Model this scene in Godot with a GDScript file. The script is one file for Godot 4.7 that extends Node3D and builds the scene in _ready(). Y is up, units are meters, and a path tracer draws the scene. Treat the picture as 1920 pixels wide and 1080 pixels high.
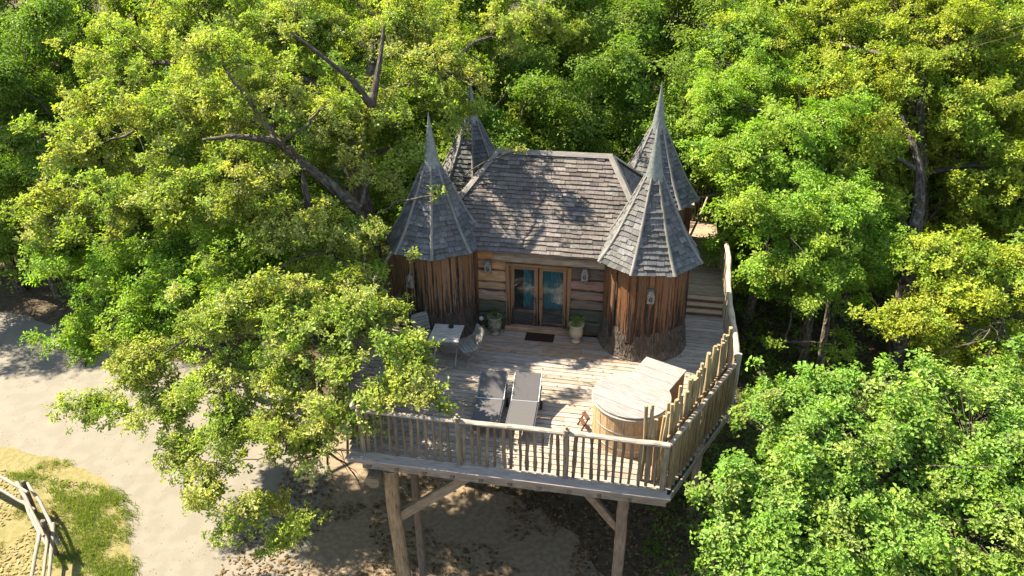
extends Node3D

var rng := RandomNumberGenerator.new()
var used := {}
var wood: StandardMaterial3D
var stain: StandardMaterial3D
var zinc: StandardMaterial3D
var bark: StandardMaterial3D
var leaf: StandardMaterial3D
var plain: StandardMaterial3D
var metal: StandardMaterial3D
var fabric: StandardMaterial3D
var sprays: Array[ArrayMesh] = []
var shingle_count := 0
var cover: M
var TAUF := TAU

func _ready() -> void:
	# camera, sky, sun, exposure
	var cam := Camera3D.new()
	cam.name = "camera"
	cam.position = Vector3(2.853, 10.59, 17.335)
	cam.rotation = Vector3(-0.4874, 0.1999, -0.0126)
	cam.fov = 42.05
	cam.near = 0.1
	cam.far = 400.0
	add_child(cam)
	cam.current = true
	var we := WorldEnvironment.new()
	we.name = "environment"
	var env := Environment.new()
	env.background_mode = Environment.BG_SKY
	var psm := ProceduralSkyMaterial.new()
	psm.sky_top_color = Color(0.42, 0.49, 0.58)
	psm.sky_horizon_color = Color(0.68, 0.70, 0.70)
	psm.sky_curve = 0.12
	psm.ground_bottom_color = Color(0.1, 0.1, 0.07)
	psm.ground_horizon_color = Color(0.3, 0.32, 0.25)
	var sky := Sky.new()
	sky.sky_material = psm
	env.sky = sky
	env.background_energy_multiplier = 1.0
	env.tonemap_mode = Environment.TONE_MAPPER_LINEAR
	env.tonemap_exposure = 4.9
	env.sdfgi_enabled = true
	env.ssao_enabled = true
	env.ssil_enabled = true
	we.environment = env
	add_child(we)
	var sun := DirectionalLight3D.new()
	sun.name = "sun"
	sun.light_energy = 1.6
	sun.light_color = Color(1.0, 0.95, 0.86)
	sun.light_angular_distance = 0.5
	sun.shadow_enabled = true
	sun.basis = Basis.looking_at(Vector3(0.9, -1.0, 0.2), Vector3.UP)
	add_child(sun)
	materials()
	sprays.append(make_tuft(101, 16, 0.06, 0.105, 0.52))
	sprays.append(make_tuft(102, 14, 0.065, 0.11, 0.6))
	sprays.append(make_spray(103, 22, 0.26, 0.06, 0.105, 0.65, 0.35))
	sprays.append(make_tuft(104, 11, 0.065, 0.105, 0.7))
	terrain()
	build_house()
	build_deck()
	furniture()
	trees()
	small_growth()


# ---------------------------------------------------------------- mesh builder
class M:
	var v := PackedVector3Array()
	var n := PackedVector3Array()
	var u := PackedVector2Array()
	var c := PackedColorArray()
	var i := PackedInt32Array()
	func vert(p: Vector3, nn: Vector3, uv: Vector2, col: Color) -> int:
		v.append(p); n.append(nn); u.append(uv); c.append(col)
		return v.size() - 1
	func tri(a: Vector3, b: Vector3, d: Vector3, ua: Vector2, ub: Vector2, ud: Vector2, col: Color) -> void:
		var nn := (b - a).cross(d - a).normalized()
		var k := vert(a, nn, ua, col)
		vert(b, nn, ub, col)
		vert(d, nn, ud, col)
		i.append_array([k, k + 2, k + 1])
	func quad(a: Vector3, b: Vector3, d: Vector3, e: Vector3, ua: Vector2, ub: Vector2, ud: Vector2, ue: Vector2, col: Color) -> void:
		var nn := (b - a).cross(e - a).normalized()
		var k := vert(a, nn, ua, col)
		vert(b, nn, ub, col)
		vert(d, nn, ud, col)
		vert(e, nn, ue, col)
		i.append_array([k, k + 2, k + 1, k, k + 3, k + 2])
	# a bar along x, h high (y) and w deep (z), its four long edges chamfered by ch; uv in metres, grain along x
	func slab(xf: Transform3D, l: float, h: float, w: float, ch: float, col: Color, uo := Vector2.ZERO, us := Vector2(0.62, 2.5)) -> void:
		var p := PackedVector2Array()
		var a := h * 0.5
		var b := w * 0.5
		if ch > 0.0:
			p = PackedVector2Array([Vector2(a, -b + ch), Vector2(a, b - ch), Vector2(a - ch, b), Vector2(-a + ch, b), Vector2(-a, b - ch), Vector2(-a, -b + ch), Vector2(-a + ch, -b), Vector2(a - ch, -b)])
		else:
			p = PackedVector2Array([Vector2(a, -b), Vector2(a, b), Vector2(-a, b), Vector2(-a, -b)])
		prism(xf, l, p, col, uo, us)
	func prism(xf: Transform3D, l: float, p: PackedVector2Array, col: Color, uo := Vector2.ZERO, us := Vector2(0.62, 2.5)) -> void:
		var x0 := -l * 0.5
		var x1 := l * 0.5
		var per := 0.0
		for k in p.size():
			var q := p[k]
			var r := p[(k + 1) % p.size()]
			var d := q.distance_to(r)
			quad(xf * Vector3(x0, q.x, q.y), xf * Vector3(x0, r.x, r.y), xf * Vector3(x1, r.x, r.y), xf * Vector3(x1, q.x, q.y),
				uo + Vector2(x0 * us.x, per * us.y), uo + Vector2(x0 * us.x, (per + d) * us.y), uo + Vector2(x1 * us.x, (per + d) * us.y), uo + Vector2(x1 * us.x, per * us.y), col)
			per += d
		for k in range(1, p.size() - 1):
			tri(xf * Vector3(x1, p[0].x, p[0].y), xf * Vector3(x1, p[k].x, p[k].y), xf * Vector3(x1, p[k + 1].x, p[k + 1].y), uo + p[0], uo + p[k], uo + p[k + 1], col)
			tri(xf * Vector3(x0, p[0].x, p[0].y), xf * Vector3(x0, p[k + 1].x, p[k + 1].y), xf * Vector3(x0, p[k].x, p[k].y), uo + p[0], uo + p[k + 1], uo + p[k], col)
	func tube(pts: Array, rad: Array, sides: int, col: Color, uo := Vector2.ZERO, cap := true) -> void:
		var t0: Vector3 = (pts[1] - pts[0]).normalized()
		var nn := t0.cross(Vector3.UP if absf(t0.y) < 0.9 else Vector3.RIGHT).normalized()
		var base := v.size()
		var len := 0.0
		for k in pts.size():
			var t: Vector3 = (pts[mini(k + 1, pts.size() - 1)] - pts[maxi(k - 1, 0)]).normalized()
			nn = (nn - t * nn.dot(t)).normalized()
			var bb := t.cross(nn)
			if k > 0:
				len += pts[k].distance_to(pts[k - 1])
			for s in sides + 1:
				var a := TAU * s / sides
				var dir := nn * cos(a) + bb * sin(a)
				vert(pts[k] + dir * rad[k], dir, uo + Vector2(len * 0.62, float(s) / sides * 0.5), col)
		var w := sides + 1
		for k in pts.size() - 1:
			for s in sides:
				var a := base + k * w + s
				i.append_array([a, a + w + 1, a + 1, a, a + w, a + w + 1])
		if cap:
			for e in [0, pts.size() - 1]:
				var sgn := -1.0 if e == 0 else 1.0
				var t: Vector3 = (pts[mini(e + 1, pts.size() - 1)] - pts[maxi(e - 1, 0)]).normalized() * sgn
				var kk := vert(pts[e], t, uo, col)
				for s in sides + 1:
					vert(v[base + e * w + s], t, uo + Vector2(cos(TAU * s / sides), sin(TAU * s / sides)) * 0.05, col)
				for s in sides:
					if e == 0:
						i.append_array([kk, kk + 1 + s, kk + 2 + s])
					else:
						i.append_array([kk, kk + 2 + s, kk + 1 + s])
	func lathe(xf: Transform3D, prof: Array, sides: int, col: Color, wob := 0.0) -> void:
		var base := v.size()
		for k in prof.size():
			var p: Vector2 = prof[k]
			var q: Vector2 = prof[mini(k + 1, prof.size() - 1)] - prof[maxi(k - 1, 0)]
			var nr := Vector2(q.y, -q.x).normalized()
			for s in sides + 1:
				var a := TAU * s / sides
				var rr := p.x * (1.0 + wob * sin(a * 12.0))
				vert(xf * Vector3(rr * cos(a), p.y, -rr * sin(a)), xf.basis * Vector3(nr.x * cos(a), nr.y, -nr.x * sin(a)), Vector2(a * 0.3, p.y), col)
		var w := sides + 1
		for k in prof.size() - 1:
			for s in sides:
				var a := base + k * w + s
				i.append_array([a, a + w + 1, a + 1, a, a + w, a + w + 1])
	# polygon in the plane of ex, ey, pushed from h0 to h1 along ez
	func extrude(o: Vector3, ex: Vector3, ey: Vector3, ez: Vector3, poly: PackedVector2Array, h0: float, h1: float, col: Color, uo := Vector2.ZERO, us := Vector2(0.62, 2.5)) -> void:
		var p := poly.duplicate()
		if Geometry2D.is_polygon_clockwise(p):
			p.reverse()
		if ex.cross(ey).dot(ez) < 0.0:
			p.reverse()
		var idx := Geometry2D.triangulate_polygon(p)
		var flip := ex.cross(ey).dot(ez) < 0.0
		for k in range(0, idx.size(), 3):
			var a := p[idx[k]]
			var b := p[idx[k + 1]]
			var d := p[idx[k + 2]]
			if ((b - a).cross(d - a) < 0.0) != flip:
				var sw := b; b = d; d = sw
			tri(o + ex * a.x + ey * a.y + ez * h1, o + ex * b.x + ey * b.y + ez * h1, o + ex * d.x + ey * d.y + ez * h1, uo + a * us, uo + b * us, uo + d * us, col)
			tri(o + ex * a.x + ey * a.y + ez * h0, o + ex * d.x + ey * d.y + ez * h0, o + ex * b.x + ey * b.y + ez * h0, uo + a * us, uo + d * us, uo + b * us, col)
		for k in p.size():
			var q := p[k]
			var r := p[(k + 1) % p.size()]
			quad(o + ex * q.x + ey * q.y + ez * h0, o + ex * r.x + ey * r.y + ez * h0, o + ex * r.x + ey * r.y + ez * h1, o + ex * q.x + ey * q.y + ez * h1, uo + q * us, uo + r * us, uo + r * us + Vector2(0, 0.02), uo + q * us + Vector2(0, 0.02), col)
	func mesh() -> ArrayMesh:
		var m := ArrayMesh.new()
		var arr := []
		arr.resize(Mesh.ARRAY_MAX)
		arr[Mesh.ARRAY_VERTEX] = v
		arr[Mesh.ARRAY_NORMAL] = n
		arr[Mesh.ARRAY_TEX_UV] = u
		arr[Mesh.ARRAY_COLOR] = c
		arr[Mesh.ARRAY_INDEX] = i
		m.add_surface_from_arrays(Mesh.PRIMITIVE_TRIANGLES, arr)
		return m

# ---------------------------------------------------------------- nodes
func numbered(parent: Node, called: String) -> String:
	var key := str(parent.get_instance_id()) + called
	var k: int = used.get(key, 0)
	used[key] = k + 1
	return called if k == 0 else "%s_%03d" % [called, k]

func obj(called: String, m, mat: Material, parent: Node = self, kind := "") -> MeshInstance3D:
	var o := MeshInstance3D.new()
	o.name = numbered(parent, called)
	o.mesh = m.mesh() if m is M else m
	o.material_override = mat
	if kind:
		o.set_meta("kind", kind)
	parent.add_child(o, true)
	return o

func tag(o: Node, label: String, category: String, group := "") -> void:
	o.set_meta("label", label)
	o.set_meta("category", category)
	if group:
		o.set_meta("group", group)

func thing(called: String, label: String, category: String, at := Vector3.ZERO, turn := 0.0, group := "") -> Node3D:
	var o := Node3D.new()
	o.name = numbered(self, called)
	add_child(o, true)
	o.position = at
	o.rotation.y = turn
	tag(o, label, category, group)
	return o

func R(a: float, b: float) -> float:
	return rng.randf_range(a, b)

func tone(c: Color, d: float) -> Color:
	var k := R(1.0 - d, 1.0 + d)
	return Color(c.r * k * R(0.97, 1.03), c.g * k, c.b * k * R(0.95, 1.05))

func UO() -> Vector2:
	return Vector2(R(0, 1), R(0, 1))

# bar between two points; up tells which way its height points
func bar(m: M, a: Vector3, b: Vector3, h: float, w: float, ch: float, col: Color, up := Vector3.UP) -> void:
	var x := (b - a).normalized()
	var z := x.cross(up).normalized()
	var y := z.cross(x)
	m.slab(Transform3D(Basis(x, y, z), (a + b) * 0.5), a.distance_to(b), h, w, ch, col, UO())

# a rustic pole: slightly bent, slightly tapered tube
func pole(m: M, a: Vector3, b: Vector3, r0: float, r1: float, bend: float, col: Color, sides := 7, segs := 4) -> void:
	var pts := []
	var rad := []
	var off := Vector3(R(-1, 1), R(-0.3, 0.3), R(-1, 1)) * bend
	for k in segs + 1:
		var t := float(k) / segs
		pts.append(a.lerp(b, t) + off * sin(t * PI) + Vector3(R(-1, 1), 0, R(-1, 1)) * bend * 0.2)
		rad.append(lerpf(r0, r1, t) * R(0.92, 1.08))
	m.tube(pts, rad, sides, col, UO())

# ---------------------------------------------------------------- textures
func noise(freq: float, s: int, oct := 1) -> FastNoiseLite:
	var f := FastNoiseLite.new()
	f.noise_type = FastNoiseLite.TYPE_SIMPLEX_SMOOTH
	f.seed = s
	f.frequency = freq
	if oct > 1:
		f.fractal_type = FastNoiseLite.FRACTAL_FBM
		f.fractal_octaves = oct
	else:
		f.fractal_type = FastNoiseLite.FRACTAL_NONE
	return f

func S(lin: Color) -> Color:
	return Color(clampf(lin.r, 0, 1), clampf(lin.g, 0, 1), clampf(lin.b, 0, 1)).linear_to_srgb()

func wood_images() -> Array:
	var w := 512
	var h := 512
	var im := Image.create(w, h, false, Image.FORMAT_RGB8)
	var hm := Image.create(w, h, false, Image.FORMAT_RGB8)
	var f := noise(1.0, 11)
	var g := noise(1.0, 12)
	for y in h:
		var vv := float(y) / h
		for x in w:
			var a := TAU * x / w
			var cx := cos(a)
			var sx := sin(a)
			var grain := f.get_noise_3d(cx * 0.5, sx * 0.5, vv * 34.0)
			var fine := g.get_noise_3d(cx * 2.2, sx * 2.2, vv * 120.0)
			var broad := g.get_noise_3d(cx * 0.8 + 9.0, sx * 0.8, vv * 6.0)
			var crack := maxf(0.0, f.get_noise_3d(cx * 0.7 + 5.0, sx * 0.7, vv * 48.0) - 0.5) * 2.4
			var l := clampf(0.74 + 0.17 * grain + 0.12 * fine + 0.14 * broad - crack * 0.55, 0.08, 1.0)
			im.set_pixel(x, y, S(Color(l, l * (0.985 + 0.02 * broad), l * (0.96 - 0.03 * grain))))
			var b := clampf(0.6 + 0.2 * grain + 0.15 * fine - crack, 0, 1)
			hm.set_pixel(x, y, Color(b, b, b))
	hm.bump_map_to_normal_map(5.0)
	return [ImageTexture.create_from_image(im), ImageTexture.create_from_image(hm)]

# house planks: raw orange wood, silvered strips and ragged black weather stains
func stain_image() -> ImageTexture:
	var w := 512
	var h := 512
	var im := Image.create(w, h, false, Image.FORMAT_RGB8)
	var f := noise(1.0, 21)
	var g := noise(1.0, 22)
	var d := noise(1.0, 23, 3)
	for y in h:
		var vv := float(y) / h
		for x in w:
			var uu := float(x) / w
			var grain := f.get_noise_2d(uu * 3.0, vv * 60.0)
			var fine := g.get_noise_2d(uu * 14.0, vv * 160.0)
			var wide := d.get_noise_2d(uu * 2.5, vv * 14.0)
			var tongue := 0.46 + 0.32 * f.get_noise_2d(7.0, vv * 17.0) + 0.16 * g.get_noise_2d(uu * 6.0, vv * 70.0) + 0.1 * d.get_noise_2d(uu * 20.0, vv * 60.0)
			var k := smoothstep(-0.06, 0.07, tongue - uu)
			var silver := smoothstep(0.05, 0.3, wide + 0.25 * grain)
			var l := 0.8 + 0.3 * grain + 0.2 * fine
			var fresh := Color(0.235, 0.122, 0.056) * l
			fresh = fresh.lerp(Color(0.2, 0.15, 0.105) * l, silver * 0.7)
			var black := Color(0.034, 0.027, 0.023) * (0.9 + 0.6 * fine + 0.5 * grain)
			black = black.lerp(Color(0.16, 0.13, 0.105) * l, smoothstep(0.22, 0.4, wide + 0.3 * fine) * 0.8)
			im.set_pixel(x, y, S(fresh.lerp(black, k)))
	return ImageTexture.create_from_image(im)

func ground_image(s: int, c0: Color, c1: Color, c2: Color, fine_amt: float, speck: float) -> Array:
	var w := 512
	var im := Image.create(w, w, false, Image.FORMAT_RGB8)
	var hm := Image.create(w, w, false, Image.FORMAT_RGB8)
	var f := noise(0.02, s, 4)
	var g := noise(0.2, s + 1, 2)
	var q := noise(0.45, s + 2)
	for y in w:
		for x in w:
			# blend two shifted copies so that the sheet tiles
			var wx := smoothstep(0.0, 1.0, clampf(float(x) / 128.0, 0, 1))
			var wy := smoothstep(0.0, 1.0, clampf(float(y) / 128.0, 0, 1))
			var b := lerpf(lerpf(f.get_noise_2d(x + w, y + w), f.get_noise_2d(x, y + w), wx), lerpf(f.get_noise_2d(x + w, y), f.get_noise_2d(x, y), wx), wy)
			var n1 := g.get_noise_2d(x, y)
			var n2 := q.get_noise_2d(x, y)
			var col := c0.lerp(c1, smoothstep(-0.35, 0.35, b))
			col = col.lerp(c2, smoothstep(0.25, 0.55, n1 * 0.6 + n2 * 0.6) * speck)
			col = col * (1.0 + fine_amt * (0.6 * n1 + 0.6 * n2))
			im.set_pixel(x, y, S(col))
			var e := clampf(0.5 + 0.3 * n1 + 0.25 * n2, 0, 1)
			hm.set_pixel(x, y, Color(e, e, e))
	hm.bump_map_to_normal_map(4.0)
	return [ImageTexture.create_from_image(im), ImageTexture.create_from_image(hm)]

func bark_image() -> Array:
	var w := 256
	var h := 256
	var im := Image.create(w, h, false, Image.FORMAT_RGB8)
	var hm := Image.create(w, h, false, Image.FORMAT_RGB8)
	var f := noise(1.0, 31, 3)
	var g := noise(1.0, 32, 3)
	for y in h:
		for x in w:
			var a := TAU * y / h
			var b := TAU * x / w
			var n1 := f.get_noise_3d(cos(a) * 2.6 + cos(b) * 0.5, sin(a) * 2.6, sin(b) * 0.9)
			var moss := smoothstep(0.1, 0.4, g.get_noise_3d(cos(a), sin(a) + cos(b) * 1.5, sin(b) * 1.5))
			var l := 0.7 + 0.8 * n1
			var col := Color(0.10, 0.082, 0.062) * l
			col = col.lerp(Color(0.2, 0.19, 0.15) * l, moss * 0.6)
			im.set_pixel(x, y, S(col))
			var e := clampf(0.5 + n1, 0, 1)
			hm.set_pixel(x, y, Color(e, e, e))
	hm.bump_map_to_normal_map(6.0)
	return [ImageTexture.create_from_image(im), ImageTexture.create_from_image(hm)]

func weave_image() -> ImageTexture:
	var im := Image.create(128, 128, false, Image.FORMAT_RGB8)
	var f := noise(0.03, 41, 3)
	for y in 128:
		for x in 128:
			var l := 0.85 + 0.12 * float((x / 2 + y / 2) % 2) + 0.08 * f.get_noise_2d(x, y)
			im.set_pixel(x, y, S(Color(l, l, l)))
	return ImageTexture.create_from_image(im)

func mat(tex: Texture2D, nrm: Texture2D, rough: float, nscale := 1.0) -> StandardMaterial3D:
	var m := StandardMaterial3D.new()
	m.vertex_color_use_as_albedo = true
	m.roughness = rough
	m.metallic_specular = 0.3
	m.cull_mode = BaseMaterial3D.CULL_DISABLED
	if tex:
		m.albedo_texture = tex
	if nrm:
		m.normal_enabled = true
		m.normal_texture = nrm
		m.normal_scale = nscale
	return m

func materials() -> void:
	var w := wood_images()
	wood = mat(w[0], w[1], 0.82, 0.8)
	stain = mat(stain_image(), w[1], 0.85, 0.8)
	var b := bark_image()
	bark = mat(b[0], b[1], 0.95, 1.0)
	plain = mat(null, null, 0.7)
	zinc = mat(w[0], null, 0.5)
	zinc.metallic = 0.35
	zinc.metallic_specular = 0.5
	metal = mat(null, null, 0.4)
	metal.metallic = 0.8
	metal.metallic_specular = 0.5
	fabric = mat(weave_image(), null, 0.9)
	leaf = mat(null, null, 0.5)
	leaf.metallic_specular = 0.3
	leaf.backlight_enabled = true
	leaf.backlight = Color(0.93, 1.0, 0.5)

# ---------------------------------------------------------------- foliage
func make_spray(s: int, n: int, rad: float, l0: float, l1: float, wide: float, flat: float) -> ArrayMesh:
	rng.seed = s
	var m := M.new()
	for k in n:
		var a := R(0, TAU)
		var rr := rad * sqrt(R(0.02, 1))
		var p := Vector3(cos(a) * rr, R(-1, 1) * rad * flat, sin(a) * rr)
		var d := Vector3(cos(a + R(-0.9, 0.9)), R(-0.5, 0.35), sin(a + R(-0.9, 0.9))).normalized()
		var up := Vector3(R(-0.5, 0.5), 1, R(-0.5, 0.5)).normalized()
		var sd := d.cross(up).normalized()
		up = sd.cross(d)
		var l := R(l0, l1)
		var w := l * wide * R(0.8, 1.15)
		var t := R(0.75, 1.2)
		var col := Color(t * R(0.93, 1.08), t, t * R(0.8, 1.1))
		var tip := p + d * l - up * l * 0.12
		var m1 := p + d * l * 0.55
		m.tri(p, m1 + sd * w * 0.5 + up * w * 0.2, tip, Vector2(0, 0), Vector2(1, 0.5), Vector2(0, 1), col)
		m.tri(p, tip, m1 - sd * w * 0.5 + up * w * 0.2, Vector2(0, 0), Vector2(0, 1), Vector2(1, 0.5), col)
	return m.mesh()

# a rosette of leaves round the end of a twig
func make_tuft(s: int, n: int, l0: float, l1: float, wide: float) -> ArrayMesh:
	rng.seed = s
	var m := M.new()
	for k in n:
		var a := TAU * k / n * 2.4 + R(-0.3, 0.3)
		var el := R(-0.3, 0.85)
		var d := Vector3(cos(a) * cos(el), sin(el), sin(a) * cos(el))
		var p := d * R(0.01, 0.05) + Vector3(R(-1, 1), R(-0.7, 0.7), R(-1, 1)) * 0.07
		var up := (Vector3.UP + Vector3(R(-0.5, 0.5), 0, R(-0.5, 0.5)) - d * 0.4).normalized()
		var sd := d.cross(up).normalized()
		up = sd.cross(d)
		var l := R(l0, l1)
		var w := l * wide * R(0.85, 1.15)
		var t := R(0.72, 1.22)
		var col := Color(t * R(0.94, 1.08), t, t * R(0.8, 1.15))
		var tip := p + d * l - up * l * 0.18
		var m1 := p + d * l * 0.58
		m.tri(p, m1 + sd * w * 0.5 + up * w * 0.16, tip, Vector2(0, 0), Vector2(1, 0.5), Vector2(0, 1), col)
		m.tri(p, tip, m1 - sd * w * 0.5 + up * w * 0.16, Vector2(0, 0), Vector2(0, 1), Vector2(1, 0.5), col)
	return m.mesh()

# kind: cols (colours), spray (mesh number), scale, clump (radius), per (sprays in a clump), dens (clumps per cubic metre of shell), flat
func grow(root: Node3D, trunk: Array, trad: Array, lobes: Array, kind: Dictionary, s: int, bare := 0.0, boughs := []) -> void:
	rng.seed = s
	var base := root.position
	var tm := M.new()
	tm.tube(trunk, trad, 9, Color(1, 1, 1), UO(), true)
	obj("trunk", tm, bark, root)
	var limb := M.new()
	var xf: Array[Transform3D] = []
	var cols := PackedColorArray()
	var shape := noise(0.9, s)
	var gaps := noise(0.75, s + 7)
	var nodes := []
	for k in trunk.size():
		nodes.append([trunk[k], trad[k]])
	# boughs that stand free of leaves: drawn first, and the crown keeps open above and before them
	var open := []
	for B in boughs:
		var bp := []
		for q in B[0]:
			bp.append(q - base)
		var br := []
		for k in bp.size():
			br.append(lerpf(B[1], B[2], float(k) / (bp.size() - 1)) * R(0.9, 1.1))
			nodes.append([bp[k], br[k]])
			open.append([bp[k], B[3]])
			if k > 0:
				open.append([bp[k].lerp(bp[k - 1], 0.5), B[3]])
		limb.tube(bp, br, 8, Color(0.8, 0.8, 0.8), UO(), true)
	var clear := Vector3(0.4, 0.45, 0.8).normalized()
	for L in lobes:
		var c: Vector3 = L[0] - base
		var r: Vector3 = L[1]
		# the limb leaves the nearest thicker wood: a point of the trunk, or the limb of a lobe grown before
		var best := 0
		var bd := 1e9
		for k in nodes.size():
			var q: Vector3 = nodes[k][0]
			var dd: float = Vector2(q.x - c.x, q.z - c.z).length() * (0.75 if k < trunk.size() else 1.0) + absf((c.y - q.y) - 0.7)
			if k > 0 and dd < bd:
				bd = dd
				best = k
		var a: Vector3 = nodes[best][0]
		var path := []
		var prad := []
		var n := 7
		var bend := Vector3(R(-1, 1), R(0.2, 0.8), R(-1, 1)) * a.distance_to(c) * 0.1
		var r0: float = minf(nodes[best][1] * 0.8, 0.05 + a.distance_to(c) * 0.018 if r.x > 0.45 else 0.022)
		for k in n + 1:
			var t := float(k) / n
			path.append(a.lerp(c + Vector3(0, r.y * 0.1, 0), t) + bend * sin(t * PI) + Vector3(R(-1, 1), R(-1, 1), R(-1, 1)) * 0.05 * (1.0 if k > 0 and k < n else 0.0))
			prad.append(lerpf(r0, minf(r0, 0.028 + 0.02 * r.x), t))
		limb.tube(path, prad, 6, Color(1, 1, 1), UO(), false)
		nodes.append([path[5], prad[5]])
		nodes.append([path[n], prad[n]])
		var thin: float = L[2] if L.size() > 2 else 1.0
		var area: float = 4.0 * PI * pow((pow(r.x * r.y, 1.6) + pow(r.x * r.z, 1.6) + pow(r.y * r.z, 1.6)) / 3.0, 1.0 / 1.6)
		var cnt := maxi(3, int(area * kind.dens * thin))
		for q in cnt:
			var dir := Vector3(rng.randfn(), rng.randfn(), rng.randfn()).normalized()
			if dir.y < -0.25 and R(0, 1) < 0.6:
				dir.y = -dir.y
			# soft-edged cloud of twig ends, thinned and swollen by noise
			var f: float = absf(rng.randfn()) * 0.34 + pow(R(0.0, 1.0), 0.5) * 0.5
			f *= 1.0 + kind.get("rough", 0.8) * shape.get_noise_3d(dir.x * 1.3 + c.x, dir.y * 1.3 + c.y, dir.z * 1.3 + c.z)
			f = minf(f, 1.35)
			var p: Vector3 = c + dir * r * f
			if gaps.get_noise_3d(p.x, p.y, p.z) < -0.22:
				continue
			var cr: float = minf(kind.clump, maxf(0.12, r.x * 0.4)) * R(0.6, 1.35)
			var shut := false
			for og in open:
				var along: float = clampf((p - og[0]).dot(clear), 0.0, 3.0)
				if (og[0] + clear * along).distance_to(p) < og[1]:
					shut = true
					break
			if shut:
				continue
			# twig from the limb to the clump
			var near: Vector3 = path[4]
			for z in range(3, n + 1):
				if path[z].distance_to(p) < near.distance_to(p):
					near = path[z]
			var mid := near.lerp(p, 0.5) + Vector3(R(-1, 1), R(0, 1), R(-1, 1)) * 0.12
			limb.tube([near, mid, p], [0.017, 0.011, 0.004], 3, Color(1.25, 1.2, 1.1), UO(), false)
			if kind.get("twigs", true):
				var e := p + Vector3(R(-1, 1), R(-0.5, 0.8), R(-1, 1)) * cr * 1.2
				limb.tube([mid.lerp(p, 0.6), e], [0.007, 0.002], 3, Color(1.4, 1.35, 1.25), UO(), false)
			if R(0, 1) < bare:
				continue
			var pick: Color = kind.cols[rng.randi() % kind.cols.size()]
			var ct := R(0.88, 1.12)
			var hue := shape.get_noise_3d(p.x * 0.4 + 30.0, p.y * 0.4, p.z * 0.4)
			var per: int = int(kind.per * pow(cr / kind.clump, 1.8)) + 1
			for z in per:
				var o := Vector3(rng.randfn(), rng.randfn() * kind.flat, rng.randfn()) * cr * 0.55
				var sp := p + o
				var up := (Vector3.UP * 0.8 + dir * 0.5 + o * 0.5 / cr + Vector3(R(-1, 1), R(-1, 1), R(-1, 1)) * 0.55).normalized()
				var x := up.cross(Vector3(R(-1, 1), R(-1, 1), R(-1, 1))).normalized()
				var sc: float = kind.scale * R(0.55, 1.35)
				xf.append(Transform3D(Basis(x, up, x.cross(up)) * sc, sp))
				var t := ct * R(0.75, 1.25)
				cols.append(Color(pick.r * t * R(0.92, 1.08) * (1.0 + 0.1 * hue), pick.g * t, pick.b * t * R(0.8, 1.3)))
	obj("limbs", limb, bark, root, "stuff").name = "branch_work"
	scatter("crown", sprays[kind.spray], xf, cols, root)

func scatter(called: String, mesh: Mesh, xf: Array[Transform3D], cols: PackedColorArray, parent: Node, m: Material = null) -> MultiMeshInstance3D:
	var mm := MultiMesh.new()
	mm.transform_format = MultiMesh.TRANSFORM_3D
	mm.use_colors = true
	mm.mesh = mesh
	mm.instance_count = xf.size()
	for k in xf.size():
		mm.set_instance_transform(k, xf[k])
		mm.set_instance_color(k, cols[k])
	var o := MultiMeshInstance3D.new()
	o.name = numbered(parent, called)
	o.multimesh = mm
	o.material_override = m if m else leaf
	o.set_meta("kind", "stuff")
	parent.add_child(o, true)
	return o

# ---------------------------------------------------------------- the cabin
# plank or log from a to b with wandering edges; h measured along up, w across; u0..u1 is the texture run
func loft(m: M, a: Vector3, b: Vector3, h: float, w: float, up: Vector3, col: Color, u0: float, u1: float, wob := 0.06, st := 6, rnd := 0.3) -> void:
	var x := (b - a).normalized()
	var y := (up - x * up.dot(x)).normalized()
	var z := x.cross(y)
	var v0 := R(0, 1)
	var c := minf(h, w) * rnd
	var p := [Vector2(h * 0.5, -w * 0.5 + c), Vector2(h * 0.5, w * 0.5 - c), Vector2(h * 0.5 - c, w * 0.5), Vector2(-h * 0.5 + c, w * 0.5), Vector2(-h * 0.5, w * 0.5 - c), Vector2(-h * 0.5, -w * 0.5 + c), Vector2(-h * 0.5 + c, -w * 0.5), Vector2(h * 0.5 - c, -w * 0.5)]
	var rings := []
	for k in st + 1:
		var t := float(k) / st
		var up_edge := R(-wob, wob) * h
		var lo_edge := R(-wob, wob) * h
		var o := a.lerp(b, t)
		var ring := []
		for q in p:
			var yy: float = q.x + (up_edge if q.x > 0 else lo_edge)
			ring.append(o + y * yy + z * (q.y * R(0.97, 1.03)))
		rings.append(ring)
	for k in st:
		var per := 0.0
		for s in 8:
			var r := (s + 1) % 8
			var d: float = p[s].distance_to(p[r])
			var ua := lerpf(u0, u1, float(k) / st)
			var ub := lerpf(u0, u1, float(k + 1) / st)
			m.quad(rings[k][s], rings[k][r], rings[k + 1][r], rings[k + 1][s], Vector2(ua, v0 + per), Vector2(ua, v0 + per + d), Vector2(ub, v0 + per + d), Vector2(ub, v0 + per), col)
			per += d
	for k in range(1, 7):
		m.tri(rings[st][0], rings[st][k], rings[st][k + 1], Vector2(u1, v0), Vector2(u1, v0 + 0.02), Vector2(u1 - 0.01, v0 + 0.02), col)
		m.tri(rings[0][0], rings[0][k + 1], rings[0][k], Vector2(u0, v0), Vector2(u0, v0 + 0.02), Vector2(u0 + 0.01, v0 + 0.02), col)

func shingle_tone() -> Color:
	var k := R(0, 1)
	var g := 0.125 * R(0.74, 1.24)
	if k < 0.13:
		g *= 0.7
	elif k > 0.82:
		g *= 1.2
	return Color(g * R(1.06, 1.16), g * R(0.95, 1.0), g * R(0.84, 0.95))

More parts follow.
